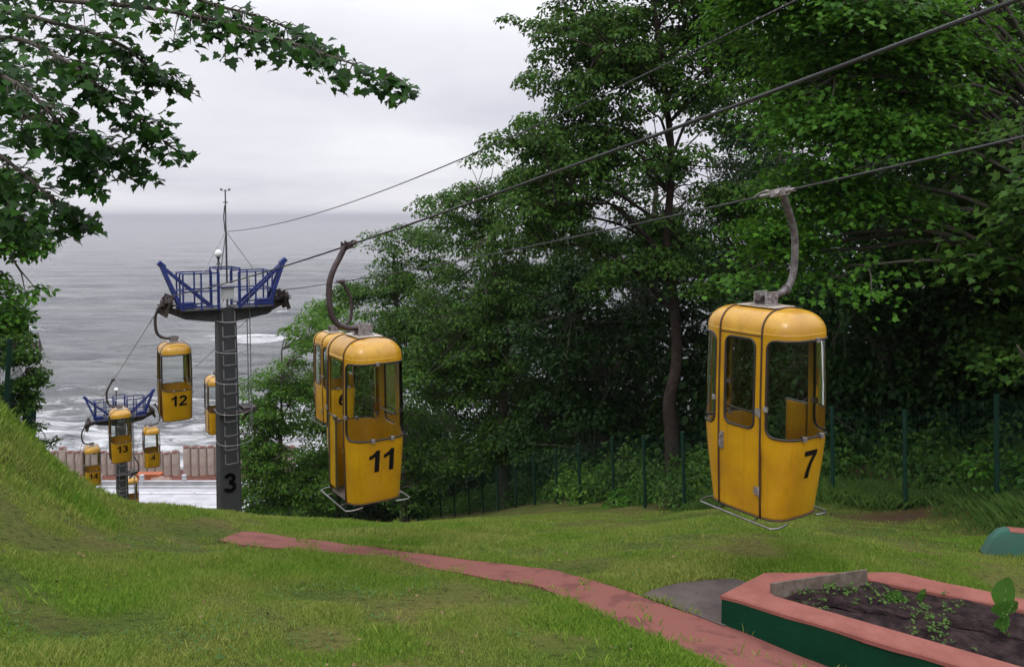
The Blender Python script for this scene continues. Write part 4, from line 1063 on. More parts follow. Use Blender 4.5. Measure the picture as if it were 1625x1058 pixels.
# ------------------------------------------------------------------ fences
def wire_fence(pts, height, label, lean=0.0, wires=True, post_r=0.037, maxY=30):
    base = pts[0]; th = thing('wire_fence', label, 'fence', (base[0], base[1], base[2]))
    B0 = np.array(base)
    up = lambda h: np.array([-lean * h, 0, h])
    pb_ = MB(); pb_.tube([(0, 0, -0.3), (0, 0, height)], post_r, 8); pb_.lathe([(post_r * 1.15, height - 0.02), (post_r * 1.15, height + 0.012), (0, height + 0.02)], (0, 0, 0), 8)
    pme = pb_.mesh('post', M['fence'], 50)
    for i, p in enumerate(pts):
        o = link('post', pme, th); o.location = Vector([float(c) for c in (np.array(p) - B0)]); o.rotation_euler = (0, -math.atan(lean), 0)
    wm_ = MB()
    for a, c in zip(pts[:-1], pts[1:]):
        a = np.array(a) - B0; c = np.array(c) - B0; ln = np.linalg.norm(c - a)
        far = (a + B0)[1] > maxY
        for h in np.arange(0.05, height, 0.2): wm_.bar(a + up(h), c + up(h), 0.004 if not far else 0.003)
        n = int(ln / (0.06 if not far else 0.2))
        for k in range(1, n):
            q_ = a + (c - a) * k / n; wm_.bar(q_ + up(0.02), q_ + up(height - 0.03), 0.0032)
    wm_.build('wire_mesh', M['fence'], th)
    return th
def gp(x, y): return np.array([x, y, g1(x, y)])
wire_fence([gp(p[0], p[1]) for p in FENCE], 1.62, 'long green wire mesh fence running downhill along the edge of the wood', lean=0.035)
LF = [P(-190, 610, 9.5), P(-90, 620, 10.6), P(8, 640, 11.9), P(36, 668, 13.3), P(48, 690, 15.0)]
wire_fence([gp(p[0], p[1]) for p in LF], 1.15, 'short green wire fence among bushes on the left bank above the sea', lean=-0.09, post_r=0.035)

# ------------------------------------------------------------------ promenade below
Yp = 101.0
dk = MB()
dk.box((-20, 92.0, DECK - 0.25), (150, 18.5, 0.5))
tag(dk.build('promenade', M['concrete'], None), kind='structure')
st = MB()
for Y_, h_ in ((98.2, 0.12), (93.2, 0.14), (89.5, 0.12)):
    for k in range(26):
        x = -92 + k * 5.45; st.box((x + (0.9 if Y_ < 94 else 0), Y_, DECK + h_ / 2), (5.3, 0.42, h_))
tag(st.build('kerb', mat('pale_kerb', (0.58, 0.58, 0.60), 0.8, dark=(0.46, 0.46, 0.48), vscale=0.5), None), kind='structure')
pr = thing('parapet_wall', 'low white parapet with square posts along the seaward edge of the promenade', 'parapet', (-20, Yp, DECK))
a = MB(); a.box((0, 0, 0.32), (150, 0.3, 0.64)); a.box((0, -0.02, 0.68), (150, 0.42, 0.09)); a.box((0, -0.62, 0.12), (150, 0.5, 0.24)); a.build('wall', M['concrete'], pr, None, bevel=0.01)
pm_ = MB(); pm_.box((0, 0, 0.72), (0.46, 0.44, 1.44)); pm_.box((0, 0, 1.47), (0.54, 0.52, 0.07)); pme = pm_.mesh('post', M['concrete'], None, bevel=0.012)
x0p = P(158.5, 775, Yp)[0]
for k in range(-5, 14):
    x = x0p + k * (P(223, 775, Yp)[0] - x0p) * 1.04
    if -95 < x < 50: o = link('post', pme, pr); o.location = (float(x + 20), -0.02, 0)
# foreshore works: rusty ground, sheet pile walls
wk = MB(); wx = axis([(-95, 55, 1.2)]); wy = axis([(101.6, 109, 0.6)]); rg2 = np.random.default_rng(8)
wk.grid([[(x, y, DECK - 0.75 + 0.5 * rg2.random() ** 2) for x in wx] for y in wy])
tag(wk.build('work_ground', M['rust'], None), kind='structure')
Ypile = 107.5
pw = (P(248.6, 716, Ypile)[0] - P(235.8, 716, Ypile)[0])
def pile_mesh(h):
    mb = MB(); hw = pw * 0.47; n = 12; rows = []
    o = [(-pw * 0.5, 0.16), (-hw, 0.12)] + [(hw * math.sin(a), 0.08 - 0.42 * math.cos(a)) for a in np.linspace(-1.35, 1.35, n)] + [(hw, 0.12), (pw * 0.5, 0.16)]
    rows = [[(x, y, z) for x, y in o] for z in (-1.5, h)]
    mb.grid(rows)
    # rolled cap rim
    mb.tube([(x, y, h) for x, y in o], 0.05, 5); mb.add([(x, y, h - 0.02) for x, y in o[2:-2]] + [(o[-3][0], 0.2, h - 0.02), (o[2][0], 0.2, h - 0.02)], [tuple(range(n - 2 + 2))] if False else [])
    mb.lathe([(0.0, -0.03), (0.09, -0.03), (0.09, 0.03), (0, 0.03)], (0.0, -0.36, h - 0.55), 10, 'y')
    return mb
pmL = pile_mesh(1.0)
def pile_wall(px0, px1, pytop, label, cap):
    xs = np.arange(P(px0, pytop, Ypile)[0], P(px1, pytop, Ypile)[0], pw)
    zt = P(px0, pytop, Ypile)[2]; zb = DECK - 1.0
    th = thing('sheet_pile_wall', label, 'pile wall', (float(xs[0]), Ypile, zb))
    hb = zt - zb; rr = random.Random(int(px0) + 5)
    mesh_a = pile_mesh(hb).mesh('pile', M['pile'], 35)
    capm = MB(); capm.lathe([(pw * 0.42, hb - 0.06), (pw * 0.44, hb + 0.05), (0.0, hb + 0.07)], (0, 0.05, 0), 14); cme = capm.mesh('rim', M['rust'], 40)
    for x in xs:
        o = link('pile', mesh_a, th); dz = rr.uniform(-0.1, 0.16)
        if cap and rr.random() < 0.12: dz += 0.5
        o.location = (float(x - xs[0]), rr.uniform(-0.06, 0.06), dz); o.rotation_euler = (0, 0, rr.uniform(-0.06, 0.06))
        c = link('pile_rim', cme, o)
        if rr.random() < 0.12: pass
    return th
pile_wall(-80, 279, 718, 'long row of brown steel sheet piles behind the promenade at the left', True)
pile_wall(296, 470, 709, 'taller row of brown steel sheet piles behind tower 3', False)
cr_ = MB(); q_ = P(231, 766, 104)
cr_.box((0, 0, 0.55), (4.2, 1.2, 1.1)); 
for x in np.arange(-1.9, 2.0, 0.38): cr_.box((x, -0.62, 0.55), (0.09, 0.06, 1.0))
cr_.box((0, 0, 1.14), (4.3, 1.3, 0.08))
o = cr_.build('skip', mat('orange_paint', (0.42, 0.10, 0.02), 0.6, dark=(0.22, 0.06, 0.03), vscale=2), None, None, bevel=0.02); o.location = (float(q_[0]), 104.2, DECK - 0.5)
tag(o, 'rusty orange steel skip behind the white parapet', 'skip')
rkr = random.Random(4)
for i, (px, py, sz) in enumerate([(250, 768, 0.85), (262, 768, 0.7), (204, 763, 0.6), (150, 760, 0.7)]):
    bm = bmesh.new(); bmesh.ops.create_icosphere(bm, subdivisions=3, radius=1)
    for v_ in bm.verts:
        c = v_.co; k = 1 + 0.16 * math.sin(c.x * 3 + i) * math.sin(c.y * 4 + 2 * i) + 0.1 * math.sin(c.z * 6 + c.x * 5); v_.co = Vector((c.x * 1.2 * k, c.y * k, c.z * 0.72 * k)) * sz
    me = bpy.data.meshes.new('boulder'); bm.to_mesh(me); bm.free(); me.materials.append(mat('boulder_stone', (0.30, 0.21, 0.18), 0.9, dark=(0.17, 0.10, 0.085), vscale=1.2))
    me.polygons.foreach_set('use_smooth', [True] * len(me.polygons))
    p = P(px, py, 103.0); o = link('boulder', me); o.location = (float(p[0]), 103.2, DECK - 0.1)
    tag(o, ['reddish boulder just right of the orange skip', 'second reddish boulder right of the orange skip', 'reddish boulder left of the far tower foot', 'reddish boulder at the left end of the visible parapet'][i], 'boulder', 'boulders behind the parapet')
# ------------------------------------------------------------------ trees
T_OVAL = np.array([(0, 0), (0.30, 0.42), (0, 1.0), (-0.30, 0.42)])
T_HEX = np.array([(0, 0), (0.28, 0.25), (0.26, 0.62), (0, 1.0), (-0.26, 0.62), (-0.28, 0.25)])
T_MAPLE = np.array([(0, 0), (0.16, 0.0), (0.37, -0.10), (0.35, 0.11), (0.63, 0.25), (0.50, 0.37), (0.55, 0.53), (0.31, 0.51), (0.27, 0.77), (0.13, 0.80), (0, 1.06),
                    (-0.13, 0.80), (-0.27, 0.77), (-0.31, 0.51), (-0.55, 0.53), (-0.50, 0.37), (-0.63, 0.25), (-0.35, 0.11), (-0.37, -0.10), (-0.16, 0.0)])
T_LOBE = np.array([(0, 0), (0.38, 0.02), (0.30, 0.26), (0.52, 0.50), (0.22, 0.58), (0, 1.0), (-0.22, 0.58), (-0.52, 0.50), (-0.30, 0.26), (-0.38, 0.02)])
def leaves(pos, nrm, size, templ, rng, fold=0.25, dirv=None, curl=0.18):
    """leaf polygons at pos with normals nrm; returns verts (n*k,3)"""
    n = len(pos); k = len(templ)
    nrm = nrm / np.maximum(np.linalg.norm(nrm, axis=1), 1e-6)[:, None]
    d = rng.normal(size=(n, 3)) if dirv is None else dirv + 0.45 * rng.normal(size=(n, 3))
    d -= nrm * (d * nrm).sum(1)[:, None]; d /= np.maximum(np.linalg.norm(d, axis=1), 1e-6)[:, None]
    s = np.cross(nrm, d); sz = size * rng.uniform(0.65, 1.25, n)
    tx, ty = templ[:, 0], templ[:, 1]
    v = pos[:, None, :] + sz[:, None, None] * (s[:, None, :] * tx[None, :, None] + d[:, None, :] * ty[None, :, None]
        + nrm[:, None, :] * (fold * np.abs(tx) - curl * ty ** 2)[None, :, None])
    return v.reshape(-1, 3)
def tips_in_lobes(lobes, n, rng, shell=0.55, clump=0.0, per_clump=6):
    if clump > 0:
        c, ow = tips_in_lobes(lobes, max(4, n // per_clump), rng, shell)
        i = rng.integers(0, len(c), n); return c[i] + rng.normal(size=(n, 3)) * np.array([1, 1, 0.55]) * clump, ow[i] + rng.normal(size=(n, 3)) * 0.15
    vol = np.array([l[3] * l[4] * l[5] for l in lobes]) ** 0.8; pr_ = vol / vol.sum(); o = []; outw = []
    for i in range(n):
        l = lobes[rng.choice(len(lobes), p=pr_)]
        d = rng.normal(size=3); d /= np.linalg.norm(d)
        r = rng.random() ** (1 / 3 * shell)
        wob = 1 + 0.22 * math.sin(d[0] * 5 + l[0] * 3) * math.sin(d[2] * 6 + l[1] * 2)
        o.append((l[0] + d[0] * l[3] * r * wob, l[1] + d[1] * l[4] * r * wob, l[2] + d[2] * l[5] * r * wob)); outw.append(d * r)
    return np.array(o), np.array(outw)
def tree_meshes(seed, lobes, trunk, tr, n_sprays, per, lsize, templ, lmat, bark, spray=(0.5, 0.5, 0.16), n_limbs=16, shell=0.55, droop=0.25, up=0.9, trunk_top_r=0.25, clump=0.45, dome=True):
    """lobes: (x,y,z,rx,ry,rz) in tree coordinates; trunk: list of points from the foot up"""
    rng = np.random.default_rng(seed)
    trunk = np.array(catmull(trunk, 5)); nt_ = len(trunk)
    rad = tr * (1 - (1 - trunk_top_r) * (np.arange(nt_) / (nt_ - 1)) ** 0.8); rad[0] *= 1.35; rad[1] *= 1.12
    wood = MB(); wood.tube(trunk, rad, 10)
    tips, outw = tips_in_lobes(lobes, n_sprays, rng, shell, clump)
    # limbs: from the trunk to some of the tips, bowed upwards
    limb_pts = [trunk[-1]]; limb_r = [rad[-1]]
    for i in rng.choice(n_sprays, min(n_limbs, n_sprays), replace=False):
        e = tips[i]; hz = np.linalg.norm(e[:2] - trunk[:, :2], axis=1)
        want = e[2] - 0.45 * hz - 0.3
        j = int(np.argmin(np.abs(trunk[:, 2] - want) + (trunk[:, 2] < trunk[0, 2] + 0.2 * (trunk[-1, 2] - trunk[0, 2])) * 3))
        s_ = trunk[j]; m1 = s_ + (e - s_) * 0.4 + np.array([0, 0, 0.16]) * np.linalg.norm(e - s_) + rng.normal(size=3) * 0.12; m2 = s_ + (e - s_) * 0.75 + np.array([0, 0, 0.1]) * np.linalg.norm(e - s_) + rng.normal(size=3) * 0.12
        pts = catmull([s_, m1, m2, e], 4); r0 = min(rad[j] * 0.5, 0.02 + 0.011 * np.linalg.norm(e - s_))
        rr = np.linspace(r0, 0.012, len(pts)); wood.tube(pts, rr, 6)
        limb_pts += list(pts[3:]); limb_r += list(rr[3:])
    lp_ = np.array(limb_pts)
    allp = []; alln = []; alld = []
    for i in range(n_sprays):
        c = tips[i]; d2 = ((lp_ - c) ** 2).sum(1); j = int(np.argmin(d2))
        if 0.05 < d2[j] < 60: wood.tube([lp_[j], (lp_[j] + c) / 2 + rng.normal(size=3) * 0.06 + np.array([0, 0, 0.08]), c], [0.016, 0.012, 0.006], 4, caps=False)
        sc_ = rng.uniform(0.6, 1.35); m = int(per * sc_ ** 1.5 * rng.uniform(0.6, 1.2))
        if dome:                             # a leafy cushion: leaves on the upper shell of a flattened ball
            d_ = rng.normal(size=(m, 3)); d_ /= np.linalg.norm(d_, axis=1)[:, None]; d_[:, 2] = np.where(d_[:, 2] < -0.25, -d_[:, 2], d_[:, 2])
            off = d_ * np.array([spray[0], spray[1], spray[0] * 0.62]) * sc_ * (0.62 + 0.5 * rng.random((m, 1)) ** 0.7)
            allp.append(c + off); alln.append(d_ * 0.75 + rng.normal(size=(m, 3)) * 0.42 + np.array([0, 0, 0.55])); alld.append(d_ * np.array([1, 1, 0.2]) + np.array([0, 0, -0.35])); continue
        off = rng.normal(size=(m, 3)) * np.array(spray) * sc_ * 0.75
        tilt = np.array([outw[i][0], outw[i][1], 0]) * -0.35
        off[:, 2] += off[:, 0] * tilt[0] + off[:, 1] * tilt[1] - droop * (off[:, 0] ** 2 + off[:, 1] ** 2)
        allp.append(c + off)
        nn = rng.normal(size=(m, 3)) * 0.55 + np.array([outw[i][0] * 0.5, outw[i][1] * 0.5, up]); alln.append(nn)
        alld.append(off * np.array([1, 1, 0.5]) + np.array([outw[i][0], outw[i][1], -0.25]) * 0.4)
    v = leaves(np.concatenate(allp), np.concatenate(alln), lsize, templ, rng, dirv=np.concatenate(alld))
    return wood.mesh('trunk', bark, 60), poly_mesh('crown', v, len(templ), lmat)
def plant_tree(name, label, cat, base, meshes, group=None, rotz=0.0, scale=1.0):
    th = thing(name, label, cat, base, rotz, group); th.scale = (scale,) * 3
    link('trunk', meshes[0], th); link('crown', meshes[1], th); return th
def px_tree(name, label, cat, seed, Y, base_px, lobes_px, tr, n_sprays, per, lsize, templ, lmat, bark=None, trunk_px=None, depth=0.85, group=None, dY=None, **k):
    """lobes_px: (px, py, rx_px, ry_px[, dY]) at distance Y"""
    bx = P(base_px, 700, Y)[0]; base = np.array([bx, Y, g1(bx, Y)]); s = Y / FPX
    lobes = []
    for l in lobes_px:
        dy_ = l[4] if len(l) > 4 else 0.0
        p = P(l[0], l[1], Y + dy_) - base; lobes.append((p[0], p[1], p[2], l[2] * s, max(l[2], l[3]) * s * depth, l[3] * s))
    if trunk_px: trunk = [np.zeros(3) - [0, 0, 0.3]] + [P(x, y, Y) - base for x, y in trunk_px]
    else:
        zt = max(l[2] for l in lobes); xm = np.mean([l[0] for l in lobes]); ym = np.mean([l[1] for l in lobes])
        trunk = [np.array([0, 0, -0.3]), np.array([0.04 * xm, 0.04 * ym, zt * 0.2]), np.array([0.3 * xm, 0.3 * ym, zt * 0.55]), np.array([0.8 * xm, 0.8 * ym, zt * 0.97])]
    ms = tree_meshes(seed, lobes, trunk, tr, n_sprays, per, lsize, templ, lmat, bark or M['bark'], **k)
    return plant_tree(name, label, cat, base, ms, group)
WG = 'trees of the wood on the slope'
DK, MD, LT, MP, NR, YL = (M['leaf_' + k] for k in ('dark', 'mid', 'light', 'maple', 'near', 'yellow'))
px_tree('lime_tree', 'tall tree with bare leaning trunk and sky showing through its top', 'tree', 11, 22, 1068,
        [(930, 110, 110, 100), (1050, 30, 150, 120), (870, 250, 80, 80), (850, 340, 70, 60), (1010, 230, 120, 80), (1150, 120, 110, 120), (870, 340, 80, 60), (1180, 300, 90, 90), (1000, -120, 150, 100), (1160, 420, 90, 70), (960, 400, 80, 60), (900, 30, 40, 40), (850, 150, 36, 40), (1100, 330, 80, 70), (960, 60, 90, 70), (1080, -60, 140, 60), (1200, 40, 90, 90)],
        0.24, 900, 125, 0.125, T_HEX, MD, M['bark_light'], [(1066, 690), (1062, 640), (1074, 570), (1070, 480), (1058, 385), (1066, 250), (1050, 110), (1030, -60)], spray=(0.46, 0.46, 0.15), n_limbs=40, shell=0.8, clump=0.5, group=WG)
px_tree('lime_tree', 'broad dark leafy tree behind cabin 11 reaching up towards the upper ropes', 'tree', 12, 30, 800,
        [(760, 470, 100, 110), (830, 380, 100, 110), (740, 345, 50, 50), (870, 520, 120, 110), (700, 560, 75, 100), (790, 650, 100, 90), (815, 290, 42, 50), (690, 420, 35, 40)],
        0.3, 760, 100, 0.145, T_OVAL, MD, spray=(0.5, 0.5, 0.2), clump=0.6, n_limbs=24, group=WG)
px_tree('alder_tree', 'leafy tree standing against the sea just right of cabin 11', 'tree', 13, 34, 640,
        [(635, 405, 42, 36), (600, 395, 24, 24), (610, 500, 62, 62), (660, 500, 62, 90), (590, 600, 55, 80), (640, 700, 70, 90), (680, 390, 32, 28), (560, 470, 30, 36)],
        0.2, 460, 85, 0.145, T_OVAL, MD, spray=(0.5, 0.5, 0.17), n_limbs=20, shell=0.7, group=WG)
px_tree('alder_tree', 'green tree behind cabins 6 and 11 with crown ending at the sea', 'tree', 14, 40, 535,
        [(545, 515, 42, 36), (515, 590, 42, 56), (505, 690, 56, 80), (560, 660, 56, 90), (530, 770, 60, 60)],
        0.2, 380, 90, 0.17, T_OVAL, LT, spray=(0.6, 0.6, 0.2), n_limbs=14, group=WG)
px_tree('young_tree', 'fresh green young tree just right of the pole of tower 3', 'tree', 15, 36, 445,
        [(430, 635, 42, 42), (398, 690, 26, 50), (450, 720, 60, 60), (482, 600, 40, 45), (410, 770, 40, 50), (480, 780, 50, 50), (500, 545, 26, 30)],
        0.13, 420, 90, 0.145, T_OVAL, LT, spray=(0.45, 0.45, 0.18), n_limbs=16, group=WG)
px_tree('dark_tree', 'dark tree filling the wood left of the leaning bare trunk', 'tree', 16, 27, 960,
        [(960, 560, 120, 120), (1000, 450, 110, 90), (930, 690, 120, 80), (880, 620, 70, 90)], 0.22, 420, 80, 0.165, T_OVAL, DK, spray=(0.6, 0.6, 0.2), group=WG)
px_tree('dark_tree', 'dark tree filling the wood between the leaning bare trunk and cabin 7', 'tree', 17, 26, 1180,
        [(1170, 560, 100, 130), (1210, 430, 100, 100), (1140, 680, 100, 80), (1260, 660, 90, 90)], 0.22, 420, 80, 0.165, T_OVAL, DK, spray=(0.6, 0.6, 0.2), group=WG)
px_tree('maple_tree', 'bright green maple with layered sprays hanging behind the rope of cabin 7', 'maple', 18, 13.5, 1690,
        [(1350, 50, 110, 70), (1290, 170, 70, 55), (1300, 285, 80, 42), (1235, 390, 64, 34), (1310, 425, 50, 30), (1400, 190, 90, 70), (1400, 310, 70, 40), (1260, -40, 100, 60), (1280, 60, 60, 55), (1460, 40, 90, 60)],
        0.2, 540, 90, 0.096, T_LOBE, MP, M['twig'], [(1760, 600), (1740, 420), (1700, 220), (1660, 30), (1640, -120)], spray=(0.42, 0.42, 0.09), dome=False, clump=0.3, n_limbs=40, shell=0.6, up=1.2, group=WG)  # brighter leaf colour stands in for light on the maples' left side
px_tree('maple_tree', 'big shaded maple whose dark crown fills the upper right corner', 'maple', 28, 15, 1930,
        [(1480, 140, 110, 100, 1), (1470, 270, 120, 70, 1), (1560, 330, 110, 90, 1), (1600, 60, 130, 140, 1), (1720, 250, 150, 170), (1640, 420, 120, 80, 1), (1800, 100, 160, 200), (1850, 420, 160, 140), (1600, 500, 110, 60, 1.5)],
        0.26, 640, 88, 0.104, T_LOBE, MD, M['twig'], spray=(0.45, 0.45, 0.10), dome=False, clump=0.3, n_limbs=14, up=1.2, group=WG)  # darker leaf colour stands in for shade on the maples' right side
px_tree('maple_tree', 'shaded maple at the right edge with a low spray of leaves over the fence', 'maple', 19, 11.6, 1860,
        [(1560, 475, 60, 30), (1610, 430, 70, 50), (1680, 400, 110, 100), (1640, 540, 60, 34), (1760, 250, 160, 160)],
        0.2, 150, 40, 0.13, T_LOBE, M['leaf_mid'], M['bark'], spray=(0.4, 0.4, 0.08), dome=False, clump=0.25, n_limbs=16, up=1.2, group=WG)
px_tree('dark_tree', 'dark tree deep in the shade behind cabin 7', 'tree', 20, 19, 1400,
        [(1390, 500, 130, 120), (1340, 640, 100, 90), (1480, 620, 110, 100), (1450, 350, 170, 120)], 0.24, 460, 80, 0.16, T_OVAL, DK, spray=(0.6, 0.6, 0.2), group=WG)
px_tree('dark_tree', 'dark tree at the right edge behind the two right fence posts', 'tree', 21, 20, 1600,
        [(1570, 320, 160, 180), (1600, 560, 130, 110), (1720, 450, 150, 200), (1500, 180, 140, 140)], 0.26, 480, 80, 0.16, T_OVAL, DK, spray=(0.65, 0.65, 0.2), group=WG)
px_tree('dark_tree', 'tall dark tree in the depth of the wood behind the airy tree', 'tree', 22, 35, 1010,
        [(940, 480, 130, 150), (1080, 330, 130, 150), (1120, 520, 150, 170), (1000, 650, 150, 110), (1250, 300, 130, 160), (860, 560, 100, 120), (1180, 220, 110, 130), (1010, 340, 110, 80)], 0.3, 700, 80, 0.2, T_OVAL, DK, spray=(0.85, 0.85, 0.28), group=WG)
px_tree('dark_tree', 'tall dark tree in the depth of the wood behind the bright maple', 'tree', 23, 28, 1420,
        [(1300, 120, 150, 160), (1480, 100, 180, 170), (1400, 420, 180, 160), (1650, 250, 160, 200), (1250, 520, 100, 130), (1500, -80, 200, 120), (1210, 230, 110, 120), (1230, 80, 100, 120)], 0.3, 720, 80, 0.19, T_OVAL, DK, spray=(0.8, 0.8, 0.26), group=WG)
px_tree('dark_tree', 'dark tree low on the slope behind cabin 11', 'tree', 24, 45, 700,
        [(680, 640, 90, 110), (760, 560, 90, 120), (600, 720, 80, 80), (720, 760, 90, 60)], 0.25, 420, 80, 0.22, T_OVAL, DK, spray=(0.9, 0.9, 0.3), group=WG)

# left side
px_tree('small_tree', 'fresh green small tree at the left edge below the maple branches', 'tree', 31, 13, -70,
        [(18, 400, 32, 40), (8, 460, 40, 40), (-60, 380, 80, 100), (0, 330, 40, 50), (46, 430, 20, 22), (0, 505, 30, 30), (-20, 530, 40, 40)], 0.09, 260, 60, 0.095, T_HEX, MP, spray=(0.2, 0.2, 0.08), n_limbs=12, clump=0.14)
px_tree('shrub', 'leafy shrub with small leaves in front of the left fence above the sea', 'shrub', 32, 12.6, 10,
        [(40, 560, 26, 16), (58, 610, 18, 10), (10, 560, 30, 36), (30, 600, 26, 26), (-20, 600, 40, 50), (20, 640, 30, 20)], 0.02, 240, 40, 0.06, T_HEX, M['leaf_mid'], spray=(0.12, 0.12, 0.06), n_limbs=12, clump=0.08)
px_tree('shrub', 'sparse little shrub on the grassy bank edge in front of the sheet piles', 'shrub', 33, 13.4, 70,
        [(82, 700, 16, 10), (60, 690, 16, 16), (70, 715, 18, 8)], 0.012, 40, 16, 0.05, T_HEX, M['leaf_mid'], spray=(0.09, 0.09, 0.05), n_limbs=8, clump=0.05)

# overhanging maple, close to the viewer at the left
rng = np.random.default_rng(77)
bX, bY = -5.6, 5.6
base = np.array([bX, bY, g1(bX, bY)])
mt_ = thing('maple_tree', 'near maple whose dark lobed leaves overhang the sea and sky from the left', 'maple', base)
wood = MB()
ztr = EYE + 5.5 - base[2]
trk = catmull([(0, 0, -0.3), (0.05, 0, 1.2), (-0.1, 0.1, 3.0), (0.1, 0.1, 5.0), (0.0, 0.2, ztr)], 5); wood.tube(trk, np.linspace(0.17, 0.06, len(trk)), 12)
BR = [  # branch polylines in the picture and their distance
    ([(-260, 60), (-60, -10), (110, 2), (250, 15), (380, 42), (480, 75), (570, 105), (632, 126)], 5.0, 15, 1.0),
    ([(-200, 0), (60, -40), (230, -30), (330, 5), (420, 30), (510, 70)], 5.3, 14, 0.9),
    ([(-200, 90), (0, 60), (90, 90), (160, 140), (220, 185), (268, 232)], 4.9, 15, 1.0),
    ([(-200, 160), (-40, 150), (60, 190), (120, 215), (180, 235), (215, 262)], 5.2, 14, 0.9),
    ([(-200, 210), (-40, 230), (30, 270), (80, 315), (118, 350)], 5.1, 13, 0.8),
    ([(-200, 60), (-20, 20), (100, 40), (190, 70), (240, 110), (275, 118)], 5.2, 14, 0.9),
    ([(-200, 120), (-60, 100), (20, 130), (80, 180), (120, 250), (140, 275)], 4.7, 14, 0.9),
    ([(-200, 260), (-60, 250), (0, 290), (20, 340), (40, 352)], 5.6, 13, 0.8),
]
allp, alln, alld = [], [], []
for pts_px, Yb, cnt, ssc in BR:
    pts = catmull([P(x, y, Yb + 0.15 * math.sin(i * 1.7)) - base for i, (x, y) in enumerate(pts_px)], 8); pts = np.array(pts)
    j = int(np.argmin([np.linalg.norm(np.array(q_) - pts[0] + np.array([0, 0, 0.8])) for q_ in trk]))
    pts = np.vstack([np.array(trk[j])[None, :], pts])
    wood.tube(pts, np.linspace(0.022, 0.003, len(pts)), 7)
    nb_ = len(pts)
    for k in range(12, nb_):
        f = k / (nb_ - 1); w_ = (0.20 * (1 - f) + 0.07) * ssc
        if rng.random() < 0.22: continue
        for rep in range(cnt // 4 + 1):
            tw = rng.normal(size=3) * np.array([0.8, 1.0, 0.45]); tw /= np.linalg.norm(tw)
            e = pts[k] + tw * w_ * rng.uniform(0.2, 1.15) + np.array([0.04, 0, -0.05])
            wood.tube([pts[k], (pts[k] + e) / 2 + np.array([0, 0, 0.02]), e], [0.005, 0.0035, 0.002], 4, caps=False)
            m = int(rng.integers(2, 5))
            off = np.clip(rng.normal(size=(m, 3)), -1.3, 1.3) * np.array([0.075, 0.075, 0.03]) - np.array([0, 0, 0.03])
            allp.append(e + off); alln.append(rng.normal(size=(m, 3)) * 0.42 + np.array([0.0, -0.30, 0.85]))
            dd = off * 2 + tw * 0.15 + np.array([0.1, -0.05, -0.28]); alld.append(dd)
# the dense mass of foliage at the picture's left edge
def lob(px, py, Y, rx, ry): p = P(px, py, Y) - base; s = Y / FPX; return (p[0], p[1], p[2], rx * s, rx * s, ry * s)
lobes = [lob(-20, 50, 5.4, 70, 60), lob(-40, 190, 5.5, 70, 80), lob(-80, 290, 5.6, 60, 70), lob(60, 0, 5.6, 50, 20), lob(-140, 120, 5.4, 120, 150), lob(-10, 140, 5.2, 40, 40), lob(-50, 110, 6.6, 80, 100), lob(-80, 260, 6.6, 60, 80)]
tips, outw = tips_in_lobes(lobes, 170, rng, 0.9, 0.16, 5)
lp_ = np.array(trk)
for c, ow in zip(tips, outw):
    m = int(rng.integers(7, 13)); off = np.clip(rng.normal(size=(m, 3)), -1.5, 1.5) * np.array([0.13, 0.13, 0.045])
    allp.append(c + off); alln.append(rng.normal(size=(m, 3)) * 0.4 + np.array([0.1, -0.3, 0.95])); alld.append(off * 2 + np.array([0.15, -0.05, -0.25]))
    j = int(np.argmin(((lp_ - c) ** 2).sum(1) + (lp_[:, 2] > c[2]) * 5)); 
    if rng.random() < 0.3: wood.tube(catmull([lp_[j], lp_[j] + (c - lp_[j]) * 0.5 + np.array([0, 0, 0.25]), c], 4), np.linspace(0.012, 0.003, 9), 5)
v = leaves(np.concatenate(allp), np.concatenate(alln), 0.067, T_MAPLE, rng, fold=0.3, curl=0.34, dirv=np.concatenate(alld))
wood.build('trunk', M['twig'], mt_, 60); link('crown', poly_mesh('crown', v, len(T_MAPLE), NR), mt_)

# ------------------------------------------------------------------ undergrowth along the fence
def scatter_leaves(clumps, per, lsize, templ, rng, up=0.8):
    ps, ns, ds = [], [], []
    for (x, y, z, r, h) in clumps:
        m = int(per * r * r * 9); a = rng.random(m) * 2 * math.pi; rr = r * np.sqrt(rng.random(m)); zz = h * (1 - (rr / r) ** 2) * (0.25 + 0.75 * rng.random(m) ** 0.5)
        p = np.stack([x + rr * np.cos(a), y + rr * np.sin(a), z + zz], 1); ps.append(p)
        o = np.stack([np.cos(a) * rr / r, np.sin(a) * rr / r, np.full(m, up)], 1) + rng.normal(size=(m, 3)) * 0.45; ns.append(o); ds.append(np.stack([np.cos(a), np.sin(a), np.full(m, -0.3)], 1))
    return leaves(np.concatenate(ps), np.concatenate(ns), lsize, templ, rng, dirv=np.concatenate(ds))
rng = np.random.default_rng(41); cl = []
for i in range(620):
    y = 6 + 38 * rng.random() ** 1.25; x = fence_x(y) + 1.0 + 7.0 * rng.random() ** 1.5
    cl.append((x, y, g1(x, y) - 0.05, rng.uniform(0.35, 0.85), rng.uniform(0.35, 1.3) * (0.75 if y < 13 else 1.0)))
tag(link('undergrowth', poly_mesh('undergrowth', scatter_leaves(cl, 42, 0.12, T_HEX, rng), 6, MD)), 'dark undergrowth of leafy plants behind the green fence', 'undergrowth', kind='stuff')
